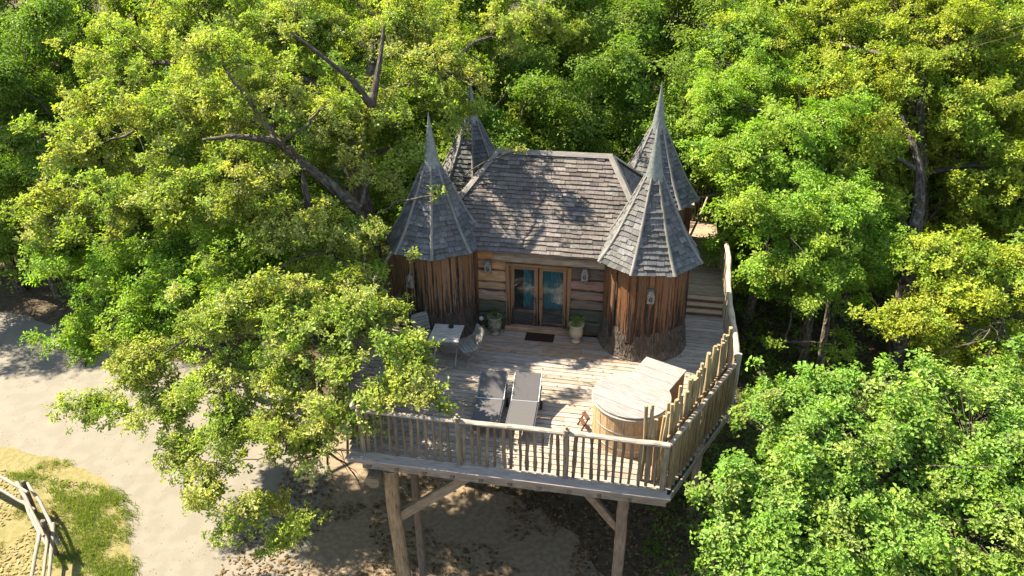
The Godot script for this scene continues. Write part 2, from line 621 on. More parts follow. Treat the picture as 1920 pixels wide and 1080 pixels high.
# one course of shingles on the quad L0 R0 (lower edge) R1 L1 (upper edge)
func course(part: Node3D, L0: Vector3, R0: Vector3, L1: Vector3, R1: Vector3, wide: float, single: bool, tint := Color.WHITE) -> void:
	var e := (R0 - L0).normalized()
	var nn := e.cross(((L1 + R1) - (L0 + R0)).normalized()).normalized()
	var w := L0.distance_to(R0)
	var lo := (L1 - L0).dot(e)
	var hi := (R1 - L0).dot(e)
	var s := -R(0, 1) * wide * 0.8
	while s < w - 0.02:
		var s1 := s + wide * R(0.6, 1.4)
		if w - s1 < wide * 0.3:
			s1 = w
		var a := clampf(s, 0, w) + 0.003
		var b := clampf(s1, 0, w) - 0.003
		s = s1
		if b - a < 0.03:
			continue
		var ta := clampf(a, lo, hi)
		var tb := clampf(b, lo, hi)
		if tb < ta:
			continue
		var lift := R(0.03, 0.048)
		var slip := (L1 - L0).normalized() * R(-0.028, 0.01)
		var p0 := L0 + e * a + nn * lift + slip
		var p1 := L0 + e * b + nn * (lift + R(-0.004, 0.004)) + slip
		var f := L1 + e * (ta - lo) + nn * 0.008
		var g := L1 + e * (tb - lo) + nn * 0.008
		var d := -nn * 0.04
		var own := single and shingle_count < 300
		var m: M = M.new() if own else cover
		var col := shingle_tone() * tint
		var uo := UO()
		var len := p0.distance_to(f) * 1.0
		var wv := (b - a) * 2.0
		m.quad(p0, p1, g, f, uo, uo + Vector2(0, wv), uo + Vector2(len, wv), uo + Vector2(len, 0), col)
		m.quad(p0 + d, p1 + d, p1, p0, uo, uo + Vector2(0, wv), uo + Vector2(0.05, wv), uo + Vector2(0.05, 0), col)
		m.quad(f + d * 0.5, p0 + d, p0, f, uo + Vector2(len, 0), uo, uo + Vector2(0, 0.04), uo + Vector2(len, 0.04), col)
		m.quad(p1 + d, g + d * 0.5, g, p1, uo, uo + Vector2(len, 0), uo + Vector2(len, 0.04), uo + Vector2(0, 0.04), col)
		if own:
			shingle_count += 1
			obj("shingle", m, wood, part)

func tower_profile() -> Array:
	return [Vector2(1.33, 2.5), Vector2(1.07, 2.84), Vector2(0.85, 3.2), Vector2(0.5, 3.9), Vector2(0.19, 4.56)]

func prof_at(t: float) -> Vector2:
	var p := tower_profile()
	var total := 0.0
	for k in p.size() - 1:
		total += p[k].distance_to(p[k + 1])
	var want := t * total
	for k in p.size() - 1:
		var d: float = p[k].distance_to(p[k + 1])
		if want <= d or k == p.size() - 2:
			return p[k].lerp(p[k + 1], want / d)
		want -= d
	return p[-1]

func tower(house: Node3D, cx: float, cz: float, rot: float, front: int) -> void:
	var o := Vector3(cx, 0, cz)
	# wall
	var wm := M.new()
	wm.lathe(Transform3D(Basis.IDENTITY, o), [Vector2(0.0, -0.15), Vector2(0.97, -0.15), Vector2(0.97, 2.62), Vector2(0.0, 2.66)], 24, Color(0.16, 0.11, 0.07))
	var wall := obj("tower_wall", wm, wood, house)
	if front != 0:
		var a := -2.3
		while a < 2.3:
			var wd := R(0.13, 0.26)
			var mid := a + wd * 0.5 / 1.02
			a += wd / 1.02 + R(0.0, 0.012)
			var dir := Vector3(sin(mid), 0, cos(mid))
			var tang := Vector3(cos(mid), 0, -sin(mid))
			var rr := R(0.975, 1.045)
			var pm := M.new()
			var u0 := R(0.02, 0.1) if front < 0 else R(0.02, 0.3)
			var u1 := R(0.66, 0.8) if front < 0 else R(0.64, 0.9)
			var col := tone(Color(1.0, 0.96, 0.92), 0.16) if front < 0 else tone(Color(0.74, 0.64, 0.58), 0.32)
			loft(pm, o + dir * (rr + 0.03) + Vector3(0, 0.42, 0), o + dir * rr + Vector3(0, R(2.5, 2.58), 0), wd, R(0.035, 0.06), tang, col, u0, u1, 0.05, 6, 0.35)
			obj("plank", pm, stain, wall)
		var sk := M.new()
		for row in 6:
			var y := 0.8 - row * 0.132
			var a2 := -2.3 + R(0, 0.1)
			while a2 < 2.3:
				var w2 := R(0.03, 0.06)
				var dir := Vector3(sin(a2), 0, cos(a2))
				var tang := Vector3(cos(a2), 0, -sin(a2))
				var rr := 1.06 + row * 0.016
				var g := (0.05 if front < 0 else (0.07 + 0.04 * (row >= 4 as int))) * R(0.8, 1.25)
				var top := o + dir * (rr - 0.02) + Vector3(0, y, 0)
				var bot := o + dir * (rr + R(0.01, 0.03)) + Vector3(0, y - 0.165 + R(-0.08, 0.05), 0)
				if row == 5:
					bot.y = 0.01 + R(0, 0.02)
				bar(sk, bot, top, w2 * 0.96, 0.014, 0.0, Color(g * 1.25, g, g * 0.8), tang)
				a2 += w2 / 1.05
		obj("skirt_shakes", sk, wood, wall, "stuff")
	# roof
	var rm := M.new()
	var prof := tower_profile()
	var body := []
	for p in prof:
		body.append(p - Vector2(0.01, 0.015))
	var ring := []
	for p in body:
		var r := []
		for k in 8:
			var a3 := (k + 0.5) * PI / 4 + rot
			r.append(o + Vector3(sin(a3) * p.x, p.y, cos(a3) * p.x))
		ring.append(r)
	for j in ring.size() - 1:
		for k in 8:
			var k1 := (k + 1) % 8
			rm.quad(ring[j][k], ring[j][k1], ring[j + 1][k1], ring[j + 1][k], Vector2(0, 0), Vector2(0, 1), Vector2(0.3, 1), Vector2(0.3, 0), Color(0.17, 0.13, 0.1))
	for k in 8:
		rm.tri(o + Vector3(0, 2.47, 0), ring[0][(k + 1) % 8], ring[0][k], Vector2.ZERO, Vector2(0, 1), Vector2(1, 0), Color(0.19, 0.14, 0.1))
	var roof := obj("tower_roof", rm, wood, house)
	var rows := 17
	for k in 8:
		var a0 := (k - 0.5) * PI / 4 + rot
		var a1 := (k + 0.5) * PI / 4 + rot
		var faced := k == 0 or k == 1 or k == 7
		for row in rows:
			var q0 := prof_at(float(row) / rows)
			var q1 := prof_at(float(row + 1) / rows)
			var s0 := Vector3(sin(a0), 0, cos(a0))
			var s1 := Vector3(sin(a1), 0, cos(a1))
			course(roof, o + s0 * q0.x + Vector3.UP * q0.y, o + s1 * q0.x + Vector3.UP * q0.y, o + s0 * q1.x + Vector3.UP * q1.y, o + s1 * q1.x + Vector3.UP * q1.y, 0.2, front > 0 and faced and row < 15, Color(0.86, 0.97, 1.06))
		var cap := M.new()
		var pts := []
		var rad := []
		for t in 9:
			var q := prof_at(t / 8.0)
			pts.append(o + Vector3(sin(a1), 0, cos(a1)) * (q.x + 0.022) + Vector3.UP * (q.y + 0.004))
			rad.append(lerpf(0.05, 0.03, t / 8.0))
		cap.tube(pts, rad, 6, tone(Color(0.2, 0.195, 0.18), 0.1), UO())
		obj("hip_cap", cap, wood, roof)
	var fm := M.new()
	fm.lathe(Transform3D(Basis.IDENTITY, o), [Vector2(0.262, 4.42), Vector2(0.255, 4.46), Vector2(0.225, 4.52), Vector2(0.165, 4.8), Vector2(0.1, 5.2), Vector2(0.045, 5.55), Vector2(0.006, 5.86), Vector2(0.0, 5.87)], 16, Color(0.2, 0.225, 0.215))
	obj("finial", fm, zinc, roof)

func build_house() -> void:
	rng.seed = 5
	cover = M.new()
	var h := thing("treehouse_cabin", "weathered wooden cabin with four pointed shingled towers and teal glass doors", "cabin")
	# main roof: solid body, then courses on its four slopes
	var c := [Vector3(-2.95, 2.47, 0.45), Vector3(3.12, 2.47, 0.45), Vector3(3.12, 2.47, -4.62), Vector3(-2.95, 2.47, -4.62)]
	var ra := Vector3(-1.40, 4.29, -2.08)
	var rb := Vector3(1.65, 4.29, -2.08)
	var m := M.new()
	var dk := Color(0.17, 0.13, 0.1)
	var z2 := Vector2.ZERO
	m.quad(c[0], c[1], rb, ra, z2, Vector2(0, 2), Vector2(1, 2), Vector2(1, 0), dk)
	m.quad(c[2], c[3], ra, rb, z2, Vector2(0, 2), Vector2(1, 2), Vector2(1, 0), dk)
	m.tri(c[1], c[2], rb, z2, Vector2(0, 2), Vector2(1, 1), dk)
	m.tri(c[3], c[0], ra, z2, Vector2(0, 2), Vector2(1, 1), dk)
	m.quad(c[0] - Vector3(0, 0.03, 0), c[3] - Vector3(0, 0.03, 0), c[2] - Vector3(0, 0.03, 0), c[1] - Vector3(0, 0.03, 0), z2, Vector2(1, 0), Vector2(1, 1), Vector2(0, 1), Color(0.16, 0.11, 0.07))
	for k in 4:
		var k1 := (k + 1) % 4
		m.quad(c[k] - Vector3(0, 0.03, 0), c[k1] - Vector3(0, 0.03, 0), c[k1], c[k], z2, Vector2(1, 0), Vector2(1, 0.1), Vector2(0, 0.1), dk)
	var roof := obj("main_roof", m, wood, h)
	var rows := 23
	for side in 4:
		var e0: Vector3 = c[side]
		var e1: Vector3 = c[(side + 1) % 4]
		var t0: Vector3 = [ra, rb, rb, ra][side]
		var t1: Vector3 = [rb, rb, ra, ra][side]
		for row in rows:
			var f := float(row) / rows
			var g := float(row + 1) / rows
			course(roof, e0.lerp(t0, f), e1.lerp(t1, f), e0.lerp(t0, g), e1.lerp(t1, g), 0.25, side == 0 and row < 12 and shingle_count < 120)
	# pale boards on ridge and hips
	var rid := M.new()
	bar(rid, ra + Vector3(-0.05, 0.03, 0.06), rb + Vector3(0.05, 0.03, 0.06), 0.03, 0.15, 0.006, Color(0.2, 0.185, 0.17), Vector3(0, 1, 0.9))
	bar(rid, ra + Vector3(-0.05, 0.03, -0.06), rb + Vector3(0.05, 0.03, -0.06), 0.028, 0.15, 0.006, Color(0.2, 0.185, 0.17), Vector3(0, 1, -0.9))
	obj("ridge_board", rid, wood, roof)
	for k in 4:
		var hm := M.new()
		var top: Vector3 = [ra, rb, rb, ra][k]
		var s1 := Vector3(0, 1, 0.75) if k < 2 else Vector3(0, 1, -0.75)
		var s2 := Vector3(-0.9, 1, 0) if k == 0 or k == 3 else Vector3(0.9, 1, 0)
		var up := (s1 + s2).normalized()
		var side: Vector3 = (top - c[k]).cross(up).normalized()
		bar(hm, c[k] + up * 0.055 + side * 0.055, top + up * 0.055 + side * 0.055, 0.03, 0.13, 0.006, Color(0.21, 0.195, 0.175), up + side * 0.45)
		bar(hm, c[k] + up * 0.055 - side * 0.055, top + up * 0.055 - side * 0.055, 0.028, 0.13, 0.006, Color(0.21, 0.195, 0.175), up - side * 0.45)
		obj("hip_board", hm, wood, roof)
	# towers
	tower(h, 2.836, 0.0, 0.13, 1)
	tower(h, -2.68, 0.0, -0.2, -1)
	tower(h, 2.836, -4.168, 0.25, 0)
	tower(h, -2.68, -4.168, -0.15, 0)
	obj("roof_shingling", cover, wood, h, "stuff")
	# closed shell of the house
	var core := Color(0.17, 0.12, 0.08)
	var wl := M.new()
	wl.slab(Transform3D(Basis.IDENTITY, Vector3(-1.34, 1.22, -0.06)), 1.16, 2.5, 0.12, 0, core)
	wl.slab(Transform3D(Basis.IDENTITY, Vector3(1.5, 1.22, -0.06)), 1.2, 2.5, 0.12, 0, core)
	wl.slab(Transform3D(Basis.IDENTITY, Vector3(0.07, 2.2, -0.06)), 1.66, 0.54, 0.12, 0, core)
	var front := obj("front_wall", wl, wood, h)
	for s in 3:
		var sw := M.new()
		if s < 2:
			sw.slab(Transform3D(Basis(Vector3.UP, PI / 2), Vector3([-2.35, 2.5][s], 1.22, -2.1)), 4.2, 2.5, 0.14, 0, Color(0.14, 0.09, 0.055))
		else:
			sw.slab(Transform3D(Basis.IDENTITY, Vector3(0.08, 1.22, -4.3)), 4.9, 2.5, 0.14, 0, Color(0.14, 0.09, 0.055))
		obj(["side_wall", "side_wall", "rear_wall"][s], sw, wood, h)
	var fl := M.new()
	fl.slab(Transform3D(Basis.IDENTITY, Vector3(0.08, 0.03, -2.15)), 4.7, 0.14, 4.1, 0, Color(0.2, 0.12, 0.07))
	obj("floor", fl, wood, h)
	# logs: x0, x1, y0, y1, colour, stained
	var brown := Color(0.27, 0.17, 0.10)
	var grey := Color(0.17, 0.145, 0.115)
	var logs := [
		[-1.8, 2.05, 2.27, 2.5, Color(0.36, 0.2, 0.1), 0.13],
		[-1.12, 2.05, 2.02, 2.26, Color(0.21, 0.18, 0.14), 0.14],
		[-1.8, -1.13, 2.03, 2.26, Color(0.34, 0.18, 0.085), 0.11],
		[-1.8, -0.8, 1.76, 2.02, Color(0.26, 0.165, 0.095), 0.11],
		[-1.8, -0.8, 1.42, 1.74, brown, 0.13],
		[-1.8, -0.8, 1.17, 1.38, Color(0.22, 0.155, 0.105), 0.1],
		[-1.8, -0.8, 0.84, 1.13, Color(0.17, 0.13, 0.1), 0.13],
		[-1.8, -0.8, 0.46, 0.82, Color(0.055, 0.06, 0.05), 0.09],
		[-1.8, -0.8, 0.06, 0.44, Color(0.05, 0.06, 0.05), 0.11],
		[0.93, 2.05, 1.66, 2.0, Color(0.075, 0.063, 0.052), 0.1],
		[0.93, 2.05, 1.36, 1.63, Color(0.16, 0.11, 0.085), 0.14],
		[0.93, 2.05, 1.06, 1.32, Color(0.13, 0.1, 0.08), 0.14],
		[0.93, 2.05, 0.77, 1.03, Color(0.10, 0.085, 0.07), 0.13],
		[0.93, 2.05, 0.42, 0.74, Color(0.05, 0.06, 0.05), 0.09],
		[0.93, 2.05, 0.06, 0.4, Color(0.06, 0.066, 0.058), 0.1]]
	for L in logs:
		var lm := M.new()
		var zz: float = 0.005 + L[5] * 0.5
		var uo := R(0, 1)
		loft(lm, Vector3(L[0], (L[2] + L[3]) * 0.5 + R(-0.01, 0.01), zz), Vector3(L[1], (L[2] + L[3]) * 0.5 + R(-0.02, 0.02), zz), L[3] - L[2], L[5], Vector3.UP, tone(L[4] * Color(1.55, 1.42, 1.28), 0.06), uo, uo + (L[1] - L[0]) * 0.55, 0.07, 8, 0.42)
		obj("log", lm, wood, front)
	for x in [-1.6, 1.83]:
		var cp := M.new()
		loft(cp, Vector3(x, 0.05, 0.14), Vector3(x, 2.48, 0.12), 0.11, 0.09, Vector3.RIGHT, Color(0.6, 0.5, 0.45), 0.05, 0.8, 0.1, 6)
		obj("corner_plank", cp, stain, front)
	door(h)

func door(h: Node3D) -> void:
	var fr := M.new()
	var pink := Color(1.0, 1.0, 0.98)
	for x in [-0.755, 0.885]:
		loft(fr, Vector3(x, 0.12, 0.07), Vector3(x, 2.0, 0.07), 0.11, 0.15, Vector3.RIGHT, pink, 0.3, 0.98, 0.02, 4, 0.15)
	loft(fr, Vector3(-0.8, 1.965, 0.06), Vector3(0.93, 1.965, 0.06), 0.07, 0.13, Vector3.UP, pink, 0.6, 1.0, 0.02, 4, 0.15)
	var d := obj("double_door", fr, stain, h)
	var sill := M.new()
	loft(sill, Vector3(-0.83, 0.07, 0.1), Vector3(0.96, 0.07, 0.1), 0.13, 0.24, Vector3.UP, Color(0.36, 0.22, 0.14), 0.2, 1.1, 0.02, 4, 0.1)
	obj("sill", sill, wood, d)
	var glass := StandardMaterial3D.new()
	glass.transparency = BaseMaterial3D.TRANSPARENCY_ALPHA
	glass.albedo_color = Color(0.12, 0.16, 0.16, 0.14)
	glass.roughness = 0.03
	glass.metallic_specular = 0.6
	for s in 2:
		var x0: float = [-0.69, 0.075][s]
		var x1: float = [0.055, 0.82][s]
		var lf := M.new()
		for x in [x0 + 0.055, x1 - 0.055]:
			loft(lf, Vector3(x, 0.14, 0.035), Vector3(x, 1.92, 0.035), 0.105, 0.06, Vector3.RIGHT, tone(pink, 0.06), R(0.14, 0.2), 0.95, 0.015, 4, 0.15)
		for y in [0.2, 0.6, 1.87]:
			loft(lf, Vector3(x0 + 0.1, y, 0.034), Vector3(x1 - 0.1, y, 0.034), 0.11 if y < 0.9 else 0.1, 0.055, Vector3.UP, tone(Color(0.9, 0.9, 0.9), 0.05), 0.1 if y < 0.9 else 0.75, 0.3 if y < 0.9 else 0.95, 0.015, 3, 0.15)
		var leafd := obj("door_leaf", lf, stain, d)
		var pn := M.new()
		pn.slab(Transform3D(Basis.IDENTITY, Vector3((x0 + x1) * 0.5, 0.4, 0.028)), x1 - x0 - 0.2, 0.32, 0.03, 0, Color(0.05, 0.052, 0.05))
		obj("door_panel", pn, wood, leafd)
		var gm := M.new()
		gm.slab(Transform3D(Basis.IDENTITY, Vector3((x0 + x1) * 0.5, 1.235, 0.035)), x1 - x0 - 0.2, 1.19, 0.008, 0, Color.WHITE)
		obj("glass_pane", gm, glass, leafd)
		var kn := M.new()
		var kx: float = x1 - 0.05 if s == 0 else x0 + 0.05
		kn.tube([Vector3(kx, 1.0, 0.06), Vector3(kx, 1.0, 0.1), Vector3(kx + (-0.09 if s == 0 else 0.09), 1.0, 0.11)], [0.012, 0.012, 0.009], 6, Color(0.05, 0.05, 0.05))
		obj("door_handle", kn, metal, leafd)
	# curtains hang behind the panes
	var lace := mat(null, null, 0.9)
	for s in 2:
		var cm := M.new()
		var xa: float = [-0.36, 0.09][s]
		var xb: float = [0.02, 0.79][s]
		var n := 44
		for k in n:
			var fa := xa + (xb - xa) * k / n
			var fb := xa + (xb - xa) * (k + 1) / n
			var za := -0.1 + 0.018 * sin(fa * 70.0) + 0.01 * sin(fa * 31.0)
			var zb := -0.1 + 0.018 * sin(fb * 70.0) + 0.01 * sin(fb * 31.0)
			cm.quad(Vector3(fa, 0.2, za), Vector3(fb, 0.2, zb), Vector3(fb, 1.95, zb), Vector3(fa, 1.95, za), Vector2.ZERO, Vector2.ZERO, Vector2.ZERO, Vector2.ZERO, Color(0.025, 0.135, 0.155))
			cm.quad(Vector3(fb, 0.2, zb - 0.004), Vector3(fa, 0.2, za - 0.004), Vector3(fa, 1.95, za - 0.004), Vector3(fb, 1.95, zb - 0.004), Vector2.ZERO, Vector2.ZERO, Vector2.ZERO, Vector2.ZERO, Color(0.025, 0.135, 0.155))
		obj("curtain", cm, lace, d)

# ---------------------------------------------------------------- deck, railings
func edge_right(z: float) -> float:
	return 5.06 if z < 2.45 else lerpf(5.06, 3.58, (z - 2.45) / 3.3)

func edge_left(z: float) -> float:
	return -4.5 if z < 2.3 else lerpf(-4.5, -3.06, (z - 2.3) / 3.45)

func build_deck() -> void:
	rng.seed = 77
	var d := thing("wooden_deck", "raised plank terrace on timber posts in front of the cabin", "deck")
	var z := 5.72
	var row := 0
	while z > -3.4:
		var xl := edge_left(z)
		var xr := edge_right(z)
		var cuts := [xl]
		if z > 0.1:
			cuts.append(R(-1.9, -0.6) if row % 2 == 0 else R(-0.4, 0.4))
			cuts.append(R(1.2, 2.6))
			cuts.append(xr)
		elif z > -1.62:
			cuts = [3.3, xr]
		else:
			cuts = [-4.5, -3.2]
		for k in cuts.size() - 1:
			var m := M.new()
			var a: float = cuts[k] + 0.003
			var b: float = cuts[k + 1] - 0.003
			var warm := 0.8 if z < 1.25 and a > -1.6 and b < 3.2 else 0.0
			var col := tone(Color(0.315, 0.265, 0.22).lerp(Color(0.30, 0.19, 0.12), warm), 0.2)
			var y := -0.016 + R(-0.004, 0.004)
			m.slab(Transform3D(Basis(Vector3.UP, R(-0.002, 0.002)), Vector3((a + b) * 0.5, y, z)), b - a, 0.032, R(0.143, 0.149), 0.007, col, UO())
			obj("deck_board", m, wood, d)
		if z > -3.4 and z <= -0.1 and z > -1.62 and row % 1 == 0:
			var m2 := M.new()
			m2.slab(Transform3D(Basis.IDENTITY, Vector3(-3.95, -0.016, z)), 1.1, 0.032, 0.148, 0.006, tone(Color(0.30, 0.25, 0.2), 0.13), UO())
			obj("deck_board", m2, wood, d)
		z -= 0.162
		row += 1
	# steps and the raised passage beside the right towers
	for k in 3:
		var m := M.new()
		m.slab(Transform3D(Basis.IDENTITY, Vector3(4.45, 0.1 + k * 0.115, -1.62 - k * 0.18)), 1.16, 0.035, 0.2, 0.006, Color(0.4, 0.3, 0.2), UO())
		obj("step_tread", m, wood, d)
		var m2 := M.new()
		m2.slab(Transform3D(Basis.IDENTITY, Vector3(4.45, 0.03 + k * 0.115, -1.545 - k * 0.18)), 1.14, 0.1, 0.025, 0, Color(0.2, 0.1, 0.055), UO())
		obj("step_riser", m2, wood, d)
	z = -2.16
	while z > -8.2:
		var m := M.new()
		m.slab(Transform3D(Basis.IDENTITY, Vector3(4.45, 0.36 + R(-0.004, 0.004), z)), 1.2, 0.032, 0.131, 0.005, tone(Color(0.3, 0.23, 0.16), 0.15), UO())
		obj("deck_board", m, wood, d)
		z -= 0.14
	# rim, beams, joists, posts
	var grey := Color(0.27, 0.235, 0.205)
	for seg in [[Vector3(-3.1, -0.1, 5.82), Vector3(3.62, -0.1, 5.82), 0.15], [Vector3(3.64, -0.1, 5.8), Vector3(5.12, -0.1, 2.45), 0.15], [Vector3(5.12, -0.1, 2.42), Vector3(5.12, -0.1, -1.6), 0.15], [Vector3(-3.12, -0.1, 5.8), Vector3(-4.56, -0.1, 2.3), 0.15], [Vector3(-4.56, -0.1, 2.27), Vector3(-4.56, -0.1, -3.4), 0.15]]:
		var m := M.new()
		bar(m, seg[0], seg[1], seg[2], 0.04, 0.006, tone(grey, 0.06))
		obj("rim_board", m, wood, d)
	var lip := M.new()
	bar(lip, Vector3(-3.12, -0.012, 5.86), Vector3(3.66, -0.012, 5.86), 0.035, 0.14, 0.008, Color(0.33, 0.29, 0.26))
	obj("rim_board", lip, wood, d)
	for seg in [[Vector3(-3.0, -0.55, 5.3), Vector3(3.62, -0.55, 5.3), 0.34, 0.2], [Vector3(-4.4, -0.55, 0.8), Vector3(5.0, -0.55, 0.8), 0.3, 0.2], [Vector3(-4.4, -0.55, -3.8), Vector3(5.0, -0.55, -3.8), 0.3, 0.2]]:
		var m := M.new()
		loft(m, seg[0], seg[1], seg[2], seg[3], Vector3.UP, tone(grey, 0.08), 0.0, 4.0, 0.03, 9, 0.12)
		obj("beam", m, wood, d)
	var x := -2.7
	while x < 3.5:
		var m := M.new()
		bar(m, Vector3(x, -0.28, 5.74), Vector3(x, -0.28, -3.2), 0.17, 0.09, 0.006, tone(Color(0.16, 0.135, 0.11), 0.1))
		obj("joist", m, wood, d)
		x += 0.62
	var le := M.new()
	le.tube([Vector3(-2.72, -0.88, 5.62), Vector3(-2.7, -0.86, 3.0), Vector3(-2.68, -0.85, -3.4)], [0.17, 0.16, 0.15], 10, Color(0.2, 0.165, 0.12), UO())
	obj("log_beam", le, wood, d)
	var p1 := M.new()
	p1.tube([Vector3(-2.4, -0.72, 5.28), Vector3(-2.42, -2.0, 5.3), Vector3(-2.36, -3.4, 5.32), Vector3(-2.3, -5.05, 5.34)], [0.175, 0.165, 0.165, 0.175], 9, Color(0.30, 0.22, 0.135), UO())
	obj("support_post", p1, wood, d)
	for q in [[2.72, 5.28, 0.24, 0.22], [-2.16, 4.55, 0.16, 0.16], [-2.5, 0.8, 0.25, 0.25], [2.7, 0.8, 0.25, 0.25], [0.2, 0.8, 0.25, 0.25], [4.6, 0.8, 0.2, 0.2], [-2.5, -3.8, 0.25, 0.25], [2.7, -3.8, 0.25, 0.25], [4.6, -6.5, 0.2, 0.2]]:
		var m := M.new()
		loft(m, Vector3(q[0], -5.05, q[1]), Vector3(q[0] + 0.03, -0.7, q[1]), q[2], q[3], Vector3.RIGHT, tone(Color(0.23, 0.18, 0.135), 0.1), 0.0, 2.6, 0.03, 8, 0.1)
		obj("support_post", m, wood, d)
	for q in [[Vector3(-2.3, -2.15, 5.26), Vector3(-0.62, -0.68, 5.26), 0.22], [Vector3(2.68, -1.62, 5.26), Vector3(1.95, -0.68, 5.26), 0.17]]:
		var m := M.new()
		loft(m, q[0], q[1], q[2], 0.12, Vector3.UP, tone(Color(0.25, 0.19, 0.135), 0.06), 0.0, 1.4, 0.03, 5, 0.1)
		obj("brace", m, wood, d)
	railings()

func rail_tone() -> Color:
	return tone(Color(0.185, 0.148, 0.105), 0.25)

func railings() -> void:
	rng.seed = 91
	# front balustrade
	var r := thing("balustrade", "low front balustrade of split wooden sticks under a silvery top rail", "railing")
	var top := M.new()
	loft(top, Vector3(-2.86, 1.09, 5.64), Vector3(0.35, 1.1, 5.63), 0.075, 0.13, Vector3.UP, Color(0.28, 0.245, 0.21), 0.0, 2.2, 0.16, 10, 0.3)
	obj("top_rail", top, wood, r)
	top = M.new()
	loft(top, Vector3(0.35, 1.105, 5.63), Vector3(3.56, 1.11, 5.64), 0.075, 0.13, Vector3.UP, Color(0.29, 0.25, 0.215), 0.0, 2.2, 0.16, 10, 0.3)
	obj("top_rail", top, wood, r)
	for x in [-2.8, -0.68, 1.55, 3.5]:
		var m := M.new()
		loft(m, Vector3(x, -0.12, 5.66), Vector3(x + R(-0.02, 0.02), 1.22 if x < 3 else 1.08, 5.66), 0.12, 0.1, Vector3.RIGHT, tone(Color(0.24, 0.2, 0.15), 0.1), 0.0, 0.8, 0.08, 5, 0.3)
		if x > -2 and x < 3:
			bar(m, Vector3(x, 1.2, 5.66), Vector3(x, 1.29, 5.66), 0.05, 0.05, 0.012, Color(0.22, 0.18, 0.14), Vector3.RIGHT)
		obj("post", m, wood, r)
	var x2 := -2.68
	while x2 < 3.42:
		if absf(x2 + 0.68) > 0.1 and absf(x2 - 1.55) > 0.1:
			var m := M.new()
			loft(m, Vector3(x2 + R(-0.02, 0.02), R(0.02, 0.07), 5.66), Vector3(x2 + R(-0.025, 0.025), 1.06, 5.64), R(0.05, 0.085), R(0.03, 0.05), Vector3.RIGHT, rail_tone(), 0.0, 0.66, 0.14, 5, 0.35)
			obj("baluster", m, wood, r)
		x2 += R(0.145, 0.18)
	# side balustrade along the slanting edge, outside the palisade
	var s := thing("balustrade", "low side balustrade along the slanting deck edge, outside the tall pole screen", "railing")
	var a := Vector3(3.58, 0, 5.6)
	var b := Vector3(5.0, 0, 2.45)
	var tr := M.new()
	loft(tr, a + Vector3(-0.04, 1.1, 0.04), b + Vector3(0, 1.1, 0), 0.07, 0.1, Vector3.UP, Color(0.27, 0.22, 0.17), 0.0, 2.2, 0.12, 9, 0.3)
	obj("top_rail", tr, wood, s)
	var n := 34
	for k in n:
		var p := a.lerp(b, (k + 0.5) / n) + Vector3(R(-0.01, 0.01), 0, R(-0.01, 0.01))
		var m := M.new()
		pole(m, p + Vector3(0, -0.12 + R(0, 0.05), 0), p + Vector3(R(-0.02, 0.02), 1.07, R(-0.02, 0.02)), R(0.03, 0.042), R(0.026, 0.036), 0.015, tone(Color(0.27, 0.205, 0.12), 0.2), 6, 3)
		obj("baluster", m, wood, s)
	var ep := M.new()
	loft(ep, b + Vector3(0.02, -0.12, 0), b + Vector3(0.04, 1.35, 0.02), 0.11, 0.1, Vector3.RIGHT, Color(0.4, 0.36, 0.3), 0.0, 0.8, 0.06, 4, 0.3)
	obj("post", ep, wood, s)
	# tall palisade of peeled poles round the tub corner
	var t := thing("pole_palisade", "tall screen of peeled wooden poles with uneven tops beside the hot tub", "palisade")
	var path := [Vector3(3.05, 0, 5.46), Vector3(3.2, 0, 5.45), Vector3(3.44, 0, 5.34), Vector3(4.84, 0, 2.2)]
	var rail1 := M.new()
	pole(rail1, Vector3(3.48, 0.95, 5.3), Vector3(4.86, 0.98, 2.25), 0.035, 0.03, 0.03, Color(0.28, 0.2, 0.12))
	obj("cross_rail", rail1, wood, t)
	var dist := 0.0
	for seg in 3:
		var q0: Vector3 = path[seg]
		var q1: Vector3 = path[seg + 1]
		var len := q0.distance_to(q1)
		while dist < len:
			var p := q0.lerp(q1, dist / len)
			var m := M.new()
			var tall := R(1.55, 1.85)
			if seg == 0:
				tall = R(1.82, 1.9)
			elif seg == 1:
				tall = R(1.45, 1.62)
			elif dist > 2.0:
				tall = R(1.7, 2.0)
			var lean := Vector3(R(-0.05, 0.05), 0, R(-0.05, 0.05))
			pole(m, p + Vector3(0, 0.01, 0), p + lean + Vector3(0, tall, 0), R(0.036, 0.05), R(0.03, 0.042), 0.03, tone(Color(0.33, 0.25, 0.145), 0.22), 8, 5)
			obj("pole", m, wood, t)
			dist += R(0.075, 0.12) if seg != 0 else 0.13
		dist = 0.0
	# passage rail: knotty log on slanted sticks
	var g := thing("log_handrail", "pale knotty log handrail on slanted sticks beside the narrow passage", "railing")
	var lm := M.new()
	var pts := []
	var rad := []
	for k in 15:
		var f := k / 14.0
		pts.append(Vector3(5.02 + 0.03 * sin(f * 9.0), lerpf(1.12, 1.5, smoothstep(0.3, 0.8, f)) + 0.02 * sin(f * 17.0), lerpf(2.25, -3.3, f)))
		rad.append(0.068 * (1.0 + 0.16 * sin(f * 41.0)) * R(0.92, 1.1))
	lm.tube(pts, rad, 9, Color(0.46, 0.38, 0.26), UO())
	obj("handrail", lm, wood, g)
	for k in 20:
		var f := k / 19.0
		var zz := lerpf(2.1, -3.2, f)
		var m := M.new()
		pole(m, Vector3(5.02, 0.0 if zz > -1.6 else 0.36, zz + R(-0.08, 0.08)), Vector3(5.02, lerpf(1.1, 1.48, smoothstep(0.3, 0.8, f)), zz + R(-0.2, 0.1)), 0.028, 0.022, 0.02, tone(Color(0.34, 0.28, 0.2), 0.2), 6, 3)
		obj("stick", m, wood, g)
	var far := M.new()
